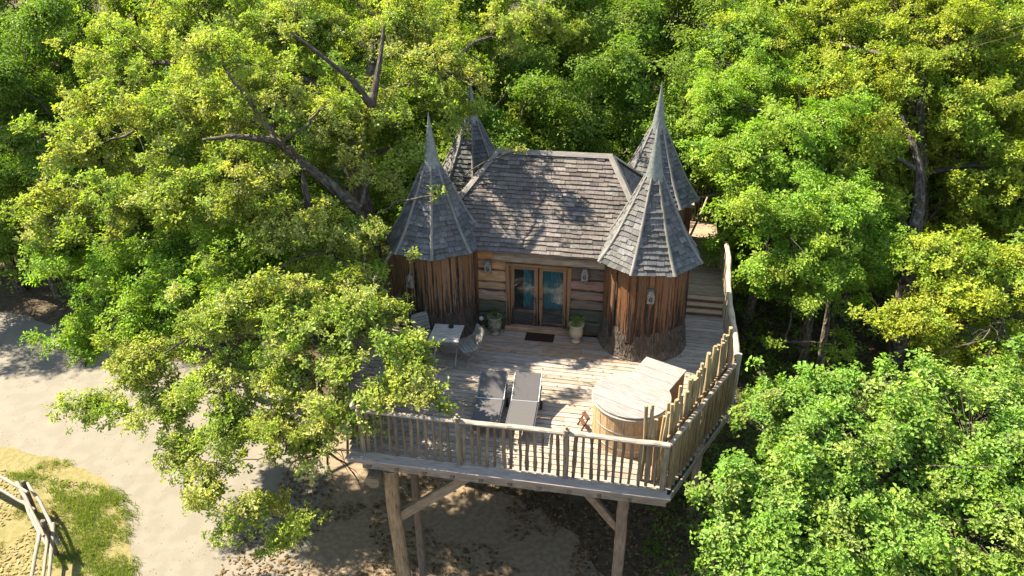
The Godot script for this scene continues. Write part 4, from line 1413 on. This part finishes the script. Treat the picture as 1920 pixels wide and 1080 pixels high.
func trees() -> void:
	var oak := {"cols": [Color(0.345, 0.39, 0.085), Color(0.38, 0.405, 0.105), Color(0.305, 0.37, 0.07), Color(0.40, 0.41, 0.125), Color(0.28, 0.355, 0.062)], "spray": 0, "scale": 1.0, "clump": 0.27, "per": 15, "dens": 4.3, "flat": 0.65}
	var green := {"cols": [Color(0.235, 0.375, 0.05), Color(0.265, 0.39, 0.055), Color(0.205, 0.335, 0.045), Color(0.30, 0.40, 0.065)], "spray": 1, "scale": 1.0, "clump": 0.27, "per": 14, "dens": 3.9, "flat": 0.65}
	var gold := {"cols": [Color(0.34, 0.385, 0.045), Color(0.37, 0.40, 0.055), Color(0.305, 0.37, 0.045), Color(0.27, 0.35, 0.048)], "spray": 0, "scale": 1.08, "clump": 0.3, "per": 15, "dens": 3.8, "flat": 0.65}
	var hazel := {"cols": [Color(0.215, 0.355, 0.055), Color(0.25, 0.375, 0.065), Color(0.18, 0.32, 0.05), Color(0.29, 0.375, 0.09)], "spray": 3, "scale": 0.92, "clump": 0.2, "per": 10, "dens": 7.5, "flat": 1.1, "rough": 0.8}
	# the big oak
	tree("oak_tree", "large spreading oak with fresh yellow-green leaves, left of the cabin", "tree", "", Vector3(-5.3, -5, -1.4),
		[Vector3(-5.3, -5.05, -1.4), Vector3(-5.25, -2.5, -1.4), Vector3(-5.1, 0.5, -1.5), Vector3(-5.3, 2.6, -1.6), Vector3(-5.43, 4.1, -1.27), Vector3(-5, 5.7, -1.99), Vector3(-4.85, 7.27, -2.64)],
		[0.42, 0.34, 0.3, 0.27, 0.22, 0.17, 0.1],
		[[Vector3(-12.44, 6.08, -2.54), V(1.8)], [Vector3(-9.92, 7.11, -3.02), V(1.9)], [Vector3(-7.03, 7.12, -2.46), V(1.8)], [Vector3(-4.64, 7.13, -3.53), V(1.7)], [Vector3(-12.72, 4.19, -0.3), V(1.5)], [Vector3(-9.81, 5.22, -0.29), V(1.9)], [Vector3(-7.06, 5.77, -0.22), V(1.8)], [Vector3(-4.62, 5.51, -0.57), V(1.3)], [Vector3(-3.06, 6.15, -2.16), V(1.2)], [Vector3(-1.66, 7.01, -4.64), V(1.1)], [Vector3(-0.87, 7.2, -5.48), V(0.7)],
		[Vector3(-2.17, 5.36, -2.61), V(0.7)], [Vector3(-3.34, 4.65, -0.37), V(0.55)], [Vector3(-12.91, 2.67, 1.14), V(1.3)], [Vector3(-9.81, 3.63, 1.49), V(1.6)], [Vector3(-7.19, 4.21, 1.45), V(1.7)], [Vector3(-4.27, 4.14, -0.02), V(0.75)], [Vector3(-4.18, 3.05, 0.9), V(0.7)], [Vector3(-4.91, 5.2, -0.12), V(0.7), 0.7], [Vector3(-4.9, 2.75, 1.67), V(1.0)], [Vector3(-5.55, 3.5, 1.86), V(1.2)],
		[Vector3(-5.68, 5.43, 1.88), V(0.9), 0.32], [Vector3(-6, 6.38, 2.24), V(0.8), 0.26], [Vector3(-7.08, 7.3, 1.73), V(0.9), 0.45], [Vector3(-4.64, 6.26, 1.8), V(0.55), 0.28],
		[Vector3(-6.7, 1.86, 3.9), V(1.2)], [Vector3(-4.79, 2.2, 3.91), V(1.2)], [Vector3(-3.61, 2.34, 3.94), V(0.95)], [Vector3(-8.7, 0.56, 4.31), V(1.1)], [Vector3(-6.26, 0.88, 4.8), V(1.3)], [Vector3(-4.44, 1.11, 5), V(1.05)], [Vector3(-3.35, 1.41, 4.85), V(0.85)], [Vector3(-2.91, 1.91, 4.26), V(0.6)], [Vector3(-1.77, 1.48, 5.07), V(0.6)], [Vector3(-2.39, 1.23, 5.21), V(0.6)], [Vector3(-3.29, 0.93, 5.44), V(0.6)], [Vector3(-2.72, 1.57, 4.87), V(0.55)], [Vector3(-2.05, 1.81, 4.48), V(0.5)], [Vector3(-2.66, 0.64, 5.59), V(0.35)], [Vector3(-2.64, 2.17, 3.72), V(0.5)], [Vector3(-3.69, 2.53, 3.04), V(0.65)], [Vector3(-1.42, 1.35, 5.3), V(0.4)], [Vector3(-1.06, 1.83, 4.85), V(0.3)], [Vector3(-1.09, 1.12, 5.47), V(0.28)], [Vector3(-2.28, 2.22, 3.5), V(0.3)],
		[Vector3(-10.04, -0.46, 4.68), Vector3(0.9, 0.3, 0.5)], [Vector3(-7.99, -0.11, 4.99), V(0.9)], [Vector3(-6.15, -0.29, 5.41), V(0.95)], [Vector3(-6.42, -1.22, 6.2), V(0.8)], [Vector3(-4.36, -0.3, 5.63), V(0.7)], [Vector3(-3.83, -1.3, 6.3), V(0.65)], [Vector3(-5.29, -1.43, 6.43), V(0.75)], [Vector3(-7.31, -0.73, 5.66), V(0.6)], [Vector3(-4.67, -1.96, 6.59), V(0.5)], [Vector3(-3.56, 0.56, 5.47), V(0.6)], [Vector3(-4.92, 0.26, 5.33), V(0.7)],
		[Vector3(-2.39, 4.04, 0.81), Vector3(0.32, 0.1, 0.2)], [Vector3(-0.74, 4.55, -1.31), Vector3(0.35, 0.1, 0.2)], [Vector3(-2.63, 2.9, 2.05), V(0.1)]],
		oak, 1001, 0.06,
		[[[Vector3(-4.43, 3.54, 0.8), Vector3(-4.96, 4.13, 0.93), Vector3(-5.69, 4.81, 1.06), Vector3(-6.21, 5.32, 1.12), Vector3(-7.14, 5.46, 1.35), Vector3(-8, 5.33, 1.36)], 0.19, 0.03, 0.4], [[Vector3(-5.47, 3.75, 1.36), Vector3(-5.57, 4.21, 1.25), Vector3(-5.65, 4.6, 1.05)], 0.1, 0.05, 0.3],
		[[Vector3(-4.04, 6, 0.2), Vector3(-4.45, 6.6, 0.19), Vector3(-5.03, 7.1, 0.27), Vector3(-5.87, 7.7, 0.22)], 0.11, 0.03, 0.36], [[Vector3(-4.04, 6, 0.2), Vector3(-4.01, 6.89, -0.52), Vector3(-4.05, 7.65, -1.15)], 0.1, 0.04, 0.32]])
	tree("maple_tree", "bright green round maple crown low under the oak, at the left edge of the path", "tree", "", Vector3(-10.5, -5, -2.0),
		[Vector3(-10.5, -5.05, -2), Vector3(-10.4, -3, -1.9), Vector3(-10.5, -1, -1.8), Vector3(-10.4, 1.0, -1.7), Vector3(-10.2, 2.4, -1.6)], [0.2, 0.17, 0.14, 0.1, 0.06],
		[[Vector3(-13.39, 1.65, 0.75), V(1.4)], [Vector3(-11.15, 1.41, 1.58), V(1.5)], [Vector3(-8.96, 1.75, 1.87), V(1.5)], [Vector3(-12.03, 0.04, 2.27), V(1.2)], [Vector3(-9.68, 0.63, 2.86), V(1.3)], [Vector3(-7.51, 2.07, 1.64), V(1.4)], [Vector3(-5.99, 1.81, 1.47), V(1.2)], [Vector3(-4.62, 1.55, 1.33), V(1.0)], [Vector3(-11.66, -0.54, 3.2), V(0.7)]], green, 1002)
	# right side
	tree("maple_tree", "fresh green maple leaning over the passage, just right of the right spires", "tree", "", Vector3(8.6, -5, -7.0),
		[Vector3(8.6, -5.05, -7), Vector3(8.5, -2.5, -6.9), Vector3(8.3, 0, -6.8), Vector3(8.0, 2.2, -6.6), Vector3(7.6, 3.8, -6.7)], [0.22, 0.19, 0.16, 0.12, 0.05],
		[[Vector3(4.52, 4.47, -6.83), V(1.2)], [Vector3(4.35, 3.29, -5.35), V(0.9)], [Vector3(5.6, 3.53, -4.81), V(1.6)], [Vector3(5.75, 2.3, -3.71), V(1.0)], [Vector3(6.27, 2.46, -2.63), V(1.5)], [Vector3(5.82, 5.15, -8.04), V(1.5)], [Vector3(7, 4.2, -6.03), V(1.6)], [Vector3(7.94, 2.64, -3.64), V(1.5)], [Vector3(5.95, 1.39, -2.1), V(0.7)], [Vector3(7.16, 1.15, -2.45), V(1.3)], [Vector3(9.1, 1.06, -4.41), V(1.3)], [Vector3(6.8, 2.83, -5.13), V(1.4)], [Vector3(8.23, 3.05, -6.7), V(1.5)], [Vector3(4.93, 1.02, -3.78), Vector3(0.6, 0.6, 0.6)], [Vector3(8.47, 0.47, -4.43), V(1.3)], [Vector3(6.47, 3.48, -7.27), V(1.4)]], green, 1003)
	tree("oak_tree", "tall golden-green oak filling the upper right corner, its dark trunk showing", "tree", "", Vector3(12.0, -5, -8.0),
		[Vector3(12.0, -5.05, -8), Vector3(11.8, -2, -8), Vector3(11.72, 0.4, -8), Vector3(11.3, 2.3, -8), Vector3(10.9, 4.0, -8), Vector3(10.7, 5.4, -8.2)], [0.36, 0.31, 0.27, 0.24, 0.18, 0.1],
		[[Vector3(7.24, 5.66, -10.92), V(1.9)], [Vector3(9.24, 6.38, -11.13), V(2.1)], [Vector3(8.22, 4.52, -8.18), V(1.8)], [Vector3(10.07, 5.04, -8.38), V(1.8)], [Vector3(12.26, 5.91, -10.22), V(2.1)], [Vector3(13.6, 4.31, -9.16), V(1.9)], [Vector3(11.76, 4.01, -7.47), V(1.4)], [Vector3(13.86, 6.73, -12.83), V(2.0)], [Vector3(9.13, 3.58, -6.24), V(1.3)], [Vector3(5.57, 6.17, -10.85), V(1.2)], [Vector3(13.63, 2.83, -7.21), V(1.4)], [Vector3(12.58, 1.97, -7), V(1.1)], [Vector3(9.47, 2.08, -5.74), V(1.0)], [Vector3(11.48, 6.69, -12.9), V(2.0)], [Vector3(10.67, 3.42, -8.78), V(1.6)], [Vector3(9.29, 5.15, -11.05), V(1.8)], [Vector3(12.48, 2.02, -8.85), V(1.5)], [Vector3(13.84, 2.48, -9.37), V(1.6)], [Vector3(7.87, 6.66, -12.73), V(1.8)], [Vector3(14.34, 5.42, -12.22), V(1.8)], [Vector3(10.1, 2.19, -7.99), V(1.4)], [Vector3(12.77, 4.28, -10.59), V(1.7)]], gold, 1004, 0.08,
		[[[Vector3(10.56, 1.38, -5.11), Vector3(10.65, 2.15, -5.55), Vector3(10.64, 3.03, -6.14), Vector3(10.34, 3.77, -6.36), Vector3(10.05, 4.44, -7.13)], 0.24, 0.05, 0.5]])
	tree("oak_tree", "young golden oak with twisted lower boughs, at the right edge behind the hazel", "tree", "", Vector3(10.9, -5, -1.6),
		[Vector3(10.9, -5.05, -1.6), Vector3(10.8, -3.2, -1.7), Vector3(10.6, -1.6, -1.9), Vector3(10.5, 0.0, -2.1), Vector3(10.4, 1.6, -2.3)], [0.2, 0.17, 0.14, 0.1, 0.06],
		[[Vector3(9.99, 2.07, -2.02), V(1.1)], [Vector3(9.21, 0.97, -0.46), Vector3(1.0, 0.5, 0.8)], [Vector3(10.48, 1.43, -0.96), V(1.1)], [Vector3(10.23, 0.47, -0.17), V(0.9)], [Vector3(11.76, 1.61, -2.02), V(1.1)], [Vector3(8.75, 0.81, -0.51), Vector3(0.5, 0.25, 0.4)], [Vector3(12.06, 0.83, -1.2), V(0.9)], [Vector3(11.3, 0.11, -0.19), V(0.8)]], gold, 1005, 0.1)
	tree("ash_tree", "dark slanting trunk with olive crown at the right edge of the photo", "tree", "", Vector3(14.4, -5, -8.6),
		[Vector3(14.4, -5.05, -8.6), Vector3(14.2, -2.4, -8.4), Vector3(14.3, -0.4, -8), Vector3(14.5, 1.5, -8), Vector3(15, 3.6, -8.2)], [0.3, 0.26, 0.24, 0.2, 0.12],
		[[Vector3(14.4, 0.98, -7.52), V(1.2)], [Vector3(14.56, 2.63, -10.18), V(1.6)], [Vector3(15.91, 4.1, -11.82), V(2)], [Vector3(15.21, -0.53, -6.87), V(1.2)], [Vector3(13.69, 0.28, -8.16), V(1.1)], [Vector3(12.78, 0.29, -8.44), V(1.1)], [Vector3(14.94, 1.84, -9.25), V(1.5)], [Vector3(14.24, -1.48, -5.58), V(1.0)]], gold, 1006)
	tree("hazel_bush", "broad bright hazel bush filling the lower right corner below the deck", "bush", "", Vector3(7.6, -5, 3.2),
		[Vector3(7.6, -5.05, 3.2), Vector3(7.6, -3.6, 3.2), Vector3(7.5, -2.2, 3.3), Vector3(7.5, -0.8, 3.4), Vector3(7.4, 0.2, 3.5)], [0.16, 0.13, 0.1, 0.08, 0.04],
		[[Vector3(6.73, 1.04, 4.39), V(1.0)], [Vector3(7.99, 1.03, 4.14), V(1.1)], [Vector3(9.46, 1.01, 3.86), V(1.1)], [Vector3(6.62, 0.48, 5.64), V(1.0)], [Vector3(8.01, 0.46, 5.37), V(1.1)], [Vector3(9.5, 0.45, 5.08), V(1.1)], [Vector3(6.26, -0.03, 6.68), V(0.9)], [Vector3(7.76, -0.06, 6.51), V(1.0)], [Vector3(9.21, -0.06, 6.1), V(1.0)], [Vector3(6.06, 1.09, 4.04), V(0.915)], [Vector3(7.24, 1.02, 3.83), V(1.04)], [Vector3(8.74, 1.06, 3.51), V(1.16)], [Vector3(10.35, 0.91, 3.03), V(1.22)], [Vector3(5.47, 0.93, 4.82), V(0.915)], [Vector3(6.42, 0.88, 5.23), V(1.34)], [Vector3(7.83, 0.87, 4.96), V(1.46)], [Vector3(9.24, 0.85, 4.68), V(1.46)], [Vector3(4.98, 0.61, 5.79), V(0.756)], [Vector3(5.78, 0.43, 6.3), V(1.16)], [Vector3(7.08, 0.39, 6.29), V(1.34)], [Vector3(8.6, 0.37, 5.99), V(1.34)], [Vector3(9.82, 0.47, 5.46), V(1.34)], [Vector3(4.81, -0.08, 6.77), V(0.793)], [Vector3(5.57, -0.17, 7.24), V(1.1)], [Vector3(6.79, -0.06, 7.28), V(1.34)], [Vector3(8.25, -0.16, 7.04), V(1.34)], [Vector3(9.52, -0.09, 6.75), V(1.34)], [Vector3(4.5, 0.34, 6.38), V(0.366)], [Vector3(5.3, 1.54, 3.49), V(0.342)]], hazel, 1007)
	# slim dark trunks in the shade between the maple and the hazel
	tree("slim_tree", "slim dark trunk with sparse leaves in the shade behind the hazel", "tree", "", Vector3(8.9, -5, -5.2),
		[Vector3(8.9, -5.05, -5.2), Vector3(8.75, -3, -5.2), Vector3(8.7, -1, -5.3), Vector3(8.5, 1.2, -5.4)], [0.13, 0.12, 0.1, 0.07],
		[[Vector3(8.2, -1.01, -2.19), V(0.7)], [Vector3(6.44, -1.1, -2.01), V(0.6)], [Vector3(7.11, 0.4, -2.27), V(0.6)]], {"cols": [Color(0.2, 0.3, 0.04), Color(0.23, 0.32, 0.045)], "spray": 1, "scale": 1.0, "clump": 0.4, "per": 26, "dens": 1.0, "flat": 0.6}, 1008, 0.2)
	dead_tree("bare_tree", "bare pale twiggy dead tree leaning at the right edge above the hazel", Vector3(11.9, -5, -1.0), Vector3(11.51, 1.15, -0.56), 1.7, 211)
	dead_tree("dead_bough", "bare silvery dead bough hanging under the oak, left of the deck corner", Vector3(-5.11, -0.8, 4.79), Vector3(-3.71, -0.38, 5.43), 0.9, 212)
	woods()

func dead_tree(called: String, label: String, foot: Vector3, head: Vector3, reach: float, s: int) -> void:
	rng.seed = s
	var t := thing(called, label, "dead tree" if called == "bare_tree" else "dead bough", foot)
	var m := M.new()
	var h := head - foot
	m.tube([Vector3.ZERO, h * 0.4 + Vector3(0.1, 0, 0), h * 0.75, h], [0.09, 0.075, 0.055, 0.04], 7, Color(2.2, 2.1, 1.9), UO())
	obj("trunk", m, bark, t)
	for k in 9:
		var b := M.new()
		var a := h * R(0.75, 1.0)
		var d := Vector3(R(-1, 1), R(-0.7, 0.5), R(-0.6, 1)).normalized()
		var p := [a]
		for j in 4:
			d = (d + Vector3(R(-0.4, 0.4), R(-0.45, 0.25), R(-0.4, 0.4))).normalized()
			p.append(p[-1] + d * reach * 0.26)
		b.tube(p, [0.03, 0.024, 0.018, 0.012, 0.005], 5, Color(4.2, 4.1, 3.9), UO(), false)
		for j in 7:
			var q: Vector3 = p[1 + j % 3].lerp(p[2 + j % 3], R(0, 1))
			var e := (d + Vector3(R(-1, 1), R(-0.9, 0.6), R(-1, 1))).normalized()
			b.tube([q, q + e * reach * 0.2, q + (e + Vector3(0, -0.3, 0)) * reach * R(0.3, 0.42)], [0.011, 0.008, 0.003], 4, Color(4.2, 4.1, 3.9), UO(), false)
		obj("branch", b, bark, t)

func woods() -> void:
	var dark := {"cols": [Color(0.175, 0.27, 0.042), Color(0.195, 0.285, 0.046), Color(0.16, 0.255, 0.042), Color(0.21, 0.295, 0.05)], "spray": 2, "scale": 1.2, "clump": 0.4, "per": 14, "dens": 1.7, "twigs": false, "flat": 0.7}
	var mid := {"cols": [Color(0.2, 0.29, 0.04), Color(0.23, 0.31, 0.046), Color(0.18, 0.27, 0.04)], "spray": 2, "scale": 1.2, "clump": 0.4, "per": 14, "dens": 1.7, "twigs": false, "flat": 0.65}
	var yel := {"cols": [Color(0.27, 0.33, 0.045), Color(0.30, 0.34, 0.05), Color(0.24, 0.31, 0.04)], "spray": 0, "scale": 1.6, "clump": 0.4, "per": 14, "dens": 1.7, "twigs": false, "flat": 0.6}
	var kinds := [dark, mid, yel]
	# x, z, height, kind, what it looks like, where it stands
	var spots := [
		[-24.5, -7.5, 11.5, 0, "dark green tree at the far left edge, beyond the shaded bend of the path"],
		[-29.5, -4.6, 10.5, 0, "dark tree outside the left edge, shading the bend of the path"],
		[-31.0, -9.5, 17.0, 1, "tall tree outside the left edge, shading the dark wood at the upper left"],
		[-34.5, -14.5, 18.0, 1, "tall tree outside the upper left corner, the farther of two shading the wood"],
		[-22.6, -7.2, 8.2, 0, "low dark green tree at the left edge where the path bends into shade"],
		[-19.2, -6.6, 6.4, 0, "small dark tree under the left end of the oak crown, at the path edge"],
		[-24.0, -11.0, 12.0, 0, "dark green tree at the left edge, behind the low tree at the path bend"],
		[-20.5, -9.5, 12.5, 0, "dark green tree at the upper left, showing left of the big oak"],
		[-27.5, -13.0, 14.0, 1, "mid green tree at the upper left corner of the photo"],
		[-16.8, -10.5, 12.5, 0, "dark green tree seen through the left side of the oak crown"],
		[-13.2, -9.0, 12.0, 1, "mid green tree behind the middle of the oak crown"],
		[-9.6, -10.4, 15.0, 1, "mid green tree behind the oak trunk"],
		[-7.0, -8.6, 12.0, 0, "low dark tree just left of the left rear spire"],
		[-4.4, -9.8, 14.0, 1, "green tree behind the left rear spire"],
		[-1.8, -9.0, 10.5, 0, "low dark green tree right behind the roof ridge, near its left end"],
		[0.6, -10.2, 11.0, 0, "dark green tree behind the middle of the roof ridge"],
		[2.6, -8.4, 8.8, 0, "low dark green tree behind the roof, left of the right rear spire"],
		[4.6, -11.0, 12.0, 0, "dark green tree directly behind the right rear spire"],
		[-22.0, -16.5, 15.0, 2, "yellow-green tree at the top left, in the second row"],
		[-16.0, -17.0, 15.0, 1, "mid green tree at the top, above the left half of the oak"],
		[-10.5, -16.0, 15.0, 2, "yellow-green tree at the top, above the oak fork"],
		[-6.2, -15.5, 14.5, 1, "green tree at the top, left of the left rear spire"],
		[-2.6, -14.6, 14.2, 2, "olive tree with bare boughs at the top above the roof ridge"],
		[-0.6, -19.0, 15.4, 1, "mid green tree at the top edge between the two rear spires"],
		[1.0, -15.6, 14.4, 0, "dark tree at the top above the middle of the roof"],
		[4.2, -15.2, 14.6, 1, "olive green tree at the top above the right rear spire"],
		[7.8, -13.6, 13.6, 1, "green tree at the top between the spires and the golden oak"],
		[12.4, -14.5, 14.6, 2, "yellow tree at the top behind the golden oak"],
		[17.0, -13.0, 14.4, 2, "yellow-green tree at the top right corner behind the golden oak"],
		[13.6, -11.6, 10.5, 0, "dark green understorey tree right of the golden oak trunk"],
		[10.6, -10.8, 9.5, 0, "dark green understorey tree below the golden oak"],
		[14.5, -5.2, 7.4, 0, "dark green small tree at the right edge behind the bare dead tree"],
		[7.0, -10.0, 8.4, 0, "dark green understorey tree behind the fresh green maple"]]
	var k := 0
	for q in spots:
		k += 1
		wood_tree(q[0], q[1], q[2], kinds[q[3]], q[4], "", 3000 + k)
	# the last rows are only glimpsed through gaps
	for j in 18:
		wood_tree(-40.0 + j * 4.0, -23.5 + 2.5 * sin(j * 2.3), 17.0 + 1.2 * sin(j * 1.7), kinds[[1, 2, 0][j % 3]], "far forest tree glimpsed between nearer crowns along the top of the photo", "far forest trees", 3100 + j)

func wood_tree(x: float, z: float, h: float, kind: Dictionary, label: String, group: String, s: int) -> void:
	rng.seed = s
	var at := Vector3(x, -5, z)
	var trunk := []
	var rad := []
	var n := 6
	var lean := Vector3(R(-0.08, 0.08), 0, R(-0.08, 0.08))
	for k in n + 1:
		var f := float(k) / n
		trunk.append(at + Vector3(0, -0.05 + f * h * 0.58, 0) + lean * f * h + Vector3(R(-0.1, 0.1), 0, R(-0.1, 0.1)))
		rad.append(lerpf(0.05 + h * 0.018, 0.05, f))
	var lobes := []
	var cnt := 9
	for k in cnt:
		var f := (k + 0.5) / cnt
		var a := k * 2.4 + R(-0.5, 0.5)
		var spread := h * 0.15 * (0.5 + sin(PI * clampf(f * 1.1, 0, 1)))
		lobes.append([at + lean * h * f + Vector3(cos(a) * spread, lerpf(h * 0.22, h * 0.96, f), sin(a) * spread), V(h * R(0.11, 0.15) * (1.1 - 0.35 * f))])
	tree("forest_tree", label, "tree", group, at, trunk, rad, lobes, kind, s + 500)

# ---------------------------------------------------------------- ground growth
func small_growth() -> void:
	rng.seed = 41
	rustic_fence()
	# dark undergrowth of the forest floor
	var xf: Array[Transform3D] = []
	var cols := PackedColorArray()
	var f := noise(0.25, 5, 2)
	for k in 26000:
		var x := R(-34, 19)
		var z := R(-22, 7)
		var path_z := lerpf(-9.5, 1.5, clampf((x + 26.0) / 26.0, 0, 1)) if x < 1.7 else -3.0
		if x < 2.2 and z > path_z - 0.6 or x < -8 and z > -5:
			continue
		if absf(x) < 5.5 and z > -5 and x < 3.5 and z > 0.8:
			continue
		var nn := f.get_noise_2d(x * 4.0, z * 4.0)
		if nn < -0.05:
			continue
		var hh := R(0.05, 0.25 + 0.9 * nn) if x < 3.5 else R(0.05, 0.4 + 1.6 * nn)
		var up := Vector3(R(-0.6, 0.6), 1, R(-0.6, 0.6)).normalized()
		var xx := up.cross(Vector3(R(-1, 1), R(-1, 1), R(-1, 1))).normalized()
		xf.append(Transform3D(Basis(xx, up, xx.cross(up)) * R(0.8, 1.5), Vector3(x, -4.98 + hh, z)))
		cols.append(tone(Color(0.13, 0.2, 0.035), 0.35))
	scatter("undergrowth", sprays[2], xf, cols, self)
	# grass blades on the verge
	var bl := M.new()
	for k in 9:
		var a := R(0, TAU)
		var p := Vector3(R(-0.07, 0.07), 0, R(-0.07, 0.07))
		var d := Vector3(cos(a), 0, sin(a))
		var hgt := R(0.05, 0.12)
		var sd := d.cross(Vector3.UP) * 0.007
		bl.tri(p - sd, p + sd, p + d * hgt * 0.6 + Vector3(0, hgt, 0), Vector2.ZERO, Vector2.ZERO, Vector2.ZERO, Color(1, 1, 1) * R(0.8, 1.2))
	var blade := bl.mesh()
	xf = []
	cols = PackedColorArray()
	var edge := PackedVector2Array([Vector2(-19, 2.0), Vector2(-15.8, 2.1), Vector2(-13.4, 2.55), Vector2(-12.1, 3.15), Vector2(-11.0, 4.15), Vector2(-10.1, 5.3), Vector2(-9.55, 6.3), Vector2(-9.3, 9), Vector2(-19, 9)])
	var g := noise(0.5, 8, 2)
	for k in 30000:
		var p := Vector2(R(-18.5, -9.2), R(2.0, 8.6))
		if not Geometry2D.is_point_in_polygon(p - Vector2(R(0, 0.3), R(-0.2, 0.1)), edge):
			continue
		var near := 99.0
		for j in edge.size() - 3:
			near = minf(near, p.distance_to(Geometry2D.get_closest_point_to_segment(p, edge[j], edge[j + 1])))
		var lush := g.get_noise_2d(p.x, p.y)
		var rim := 1.0 if near < 1.1 and p.y > 3.0 else 0.0
		if R(0.0, 1.0) > lush + rim * 0.45:
			continue
		xf.append(Transform3D(Basis(Vector3.UP, R(0, TAU)) * R(0.6, 1.2 + rim * 0.5), Vector3(p.x, -4.99, p.y)))
		cols.append(tone(Color(0.19, 0.26, 0.055).lerp(Color(0.28, 0.28, 0.095), R(0, 1)) if rim > 0.5 or lush > 0.3 else Color(0.31, 0.265, 0.11), 0.2))
	scatter("grass", blade, xf, cols, self)
	# fallen leaves: pale on the verge, brown under the deck and trees
	var lm := M.new()
	lm.quad(Vector3(-0.05, 0, 0), Vector3(0, 0.012, 0.026), Vector3(0.055, 0, 0), Vector3(0, 0.012, -0.026), Vector2.ZERO, Vector2.ZERO, Vector2.ZERO, Vector2.ZERO, Color.WHITE)
	var lf := lm.mesh()
	xf = []
	cols = PackedColorArray()
	for k in 17000:
		var on_verge := k < 4200
		var p := Vector2(R(-17.5, -10), R(3.0, 8.5)) if on_verge else Vector2(R(-7.5, 5), R(-3.5, 7.5))
		if on_verge:
			if not Geometry2D.is_point_in_polygon(p, edge) or g.get_noise_2d(p.x * 0.7 + 40.0, p.y * 0.7) < (-0.1 if p.x < -12.6 else 0.2):
				continue
		elif g.get_noise_2d(p.x * 0.8 + 90.0, p.y * 0.8) < 0.0 and p.x < 1.5:
			continue
		xf.append(Transform3D(Basis(Vector3.UP, R(0, TAU)) * Basis(Vector3.RIGHT, R(-0.5, 0.5)) * R(0.7, 1.5), Vector3(p.x, -4.975, p.y)))
		cols.append(tone(Color(0.33, 0.26, 0.12), 0.3) if on_verge else tone(Color(0.20, 0.135, 0.075), 0.55))
	scatter("fallen_leaves", lf, xf, cols, self)
	# loose stones on the path
	var sm := M.new()
	sm.lathe(Transform3D.IDENTITY, [Vector2(0, -0.01), Vector2(0.02, 0.0), Vector2(0.018, 0.012), Vector2(0, 0.018)], 5, Color.WHITE)
	xf = []
	cols = PackedColorArray()
	for k in 1500:
		var p := Vector3(R(-20, 3), -4.99, R(-5, 6.5))
		if p.z < lerpf(-7.0, 2.0, clampf((p.x + 20.0) / 21.0, 0, 1)):
			continue
		xf.append(Transform3D(Basis(Vector3.UP, R(0, TAU)).scaled(Vector3(R(0.4, 1.1), R(0.2, 0.5), R(0.4, 1.1))), p))
		cols.append(tone(Color(0.2, 0.178, 0.141), 0.2))
	scatter("loose_stones", sm.mesh(), xf, cols, self, plain)
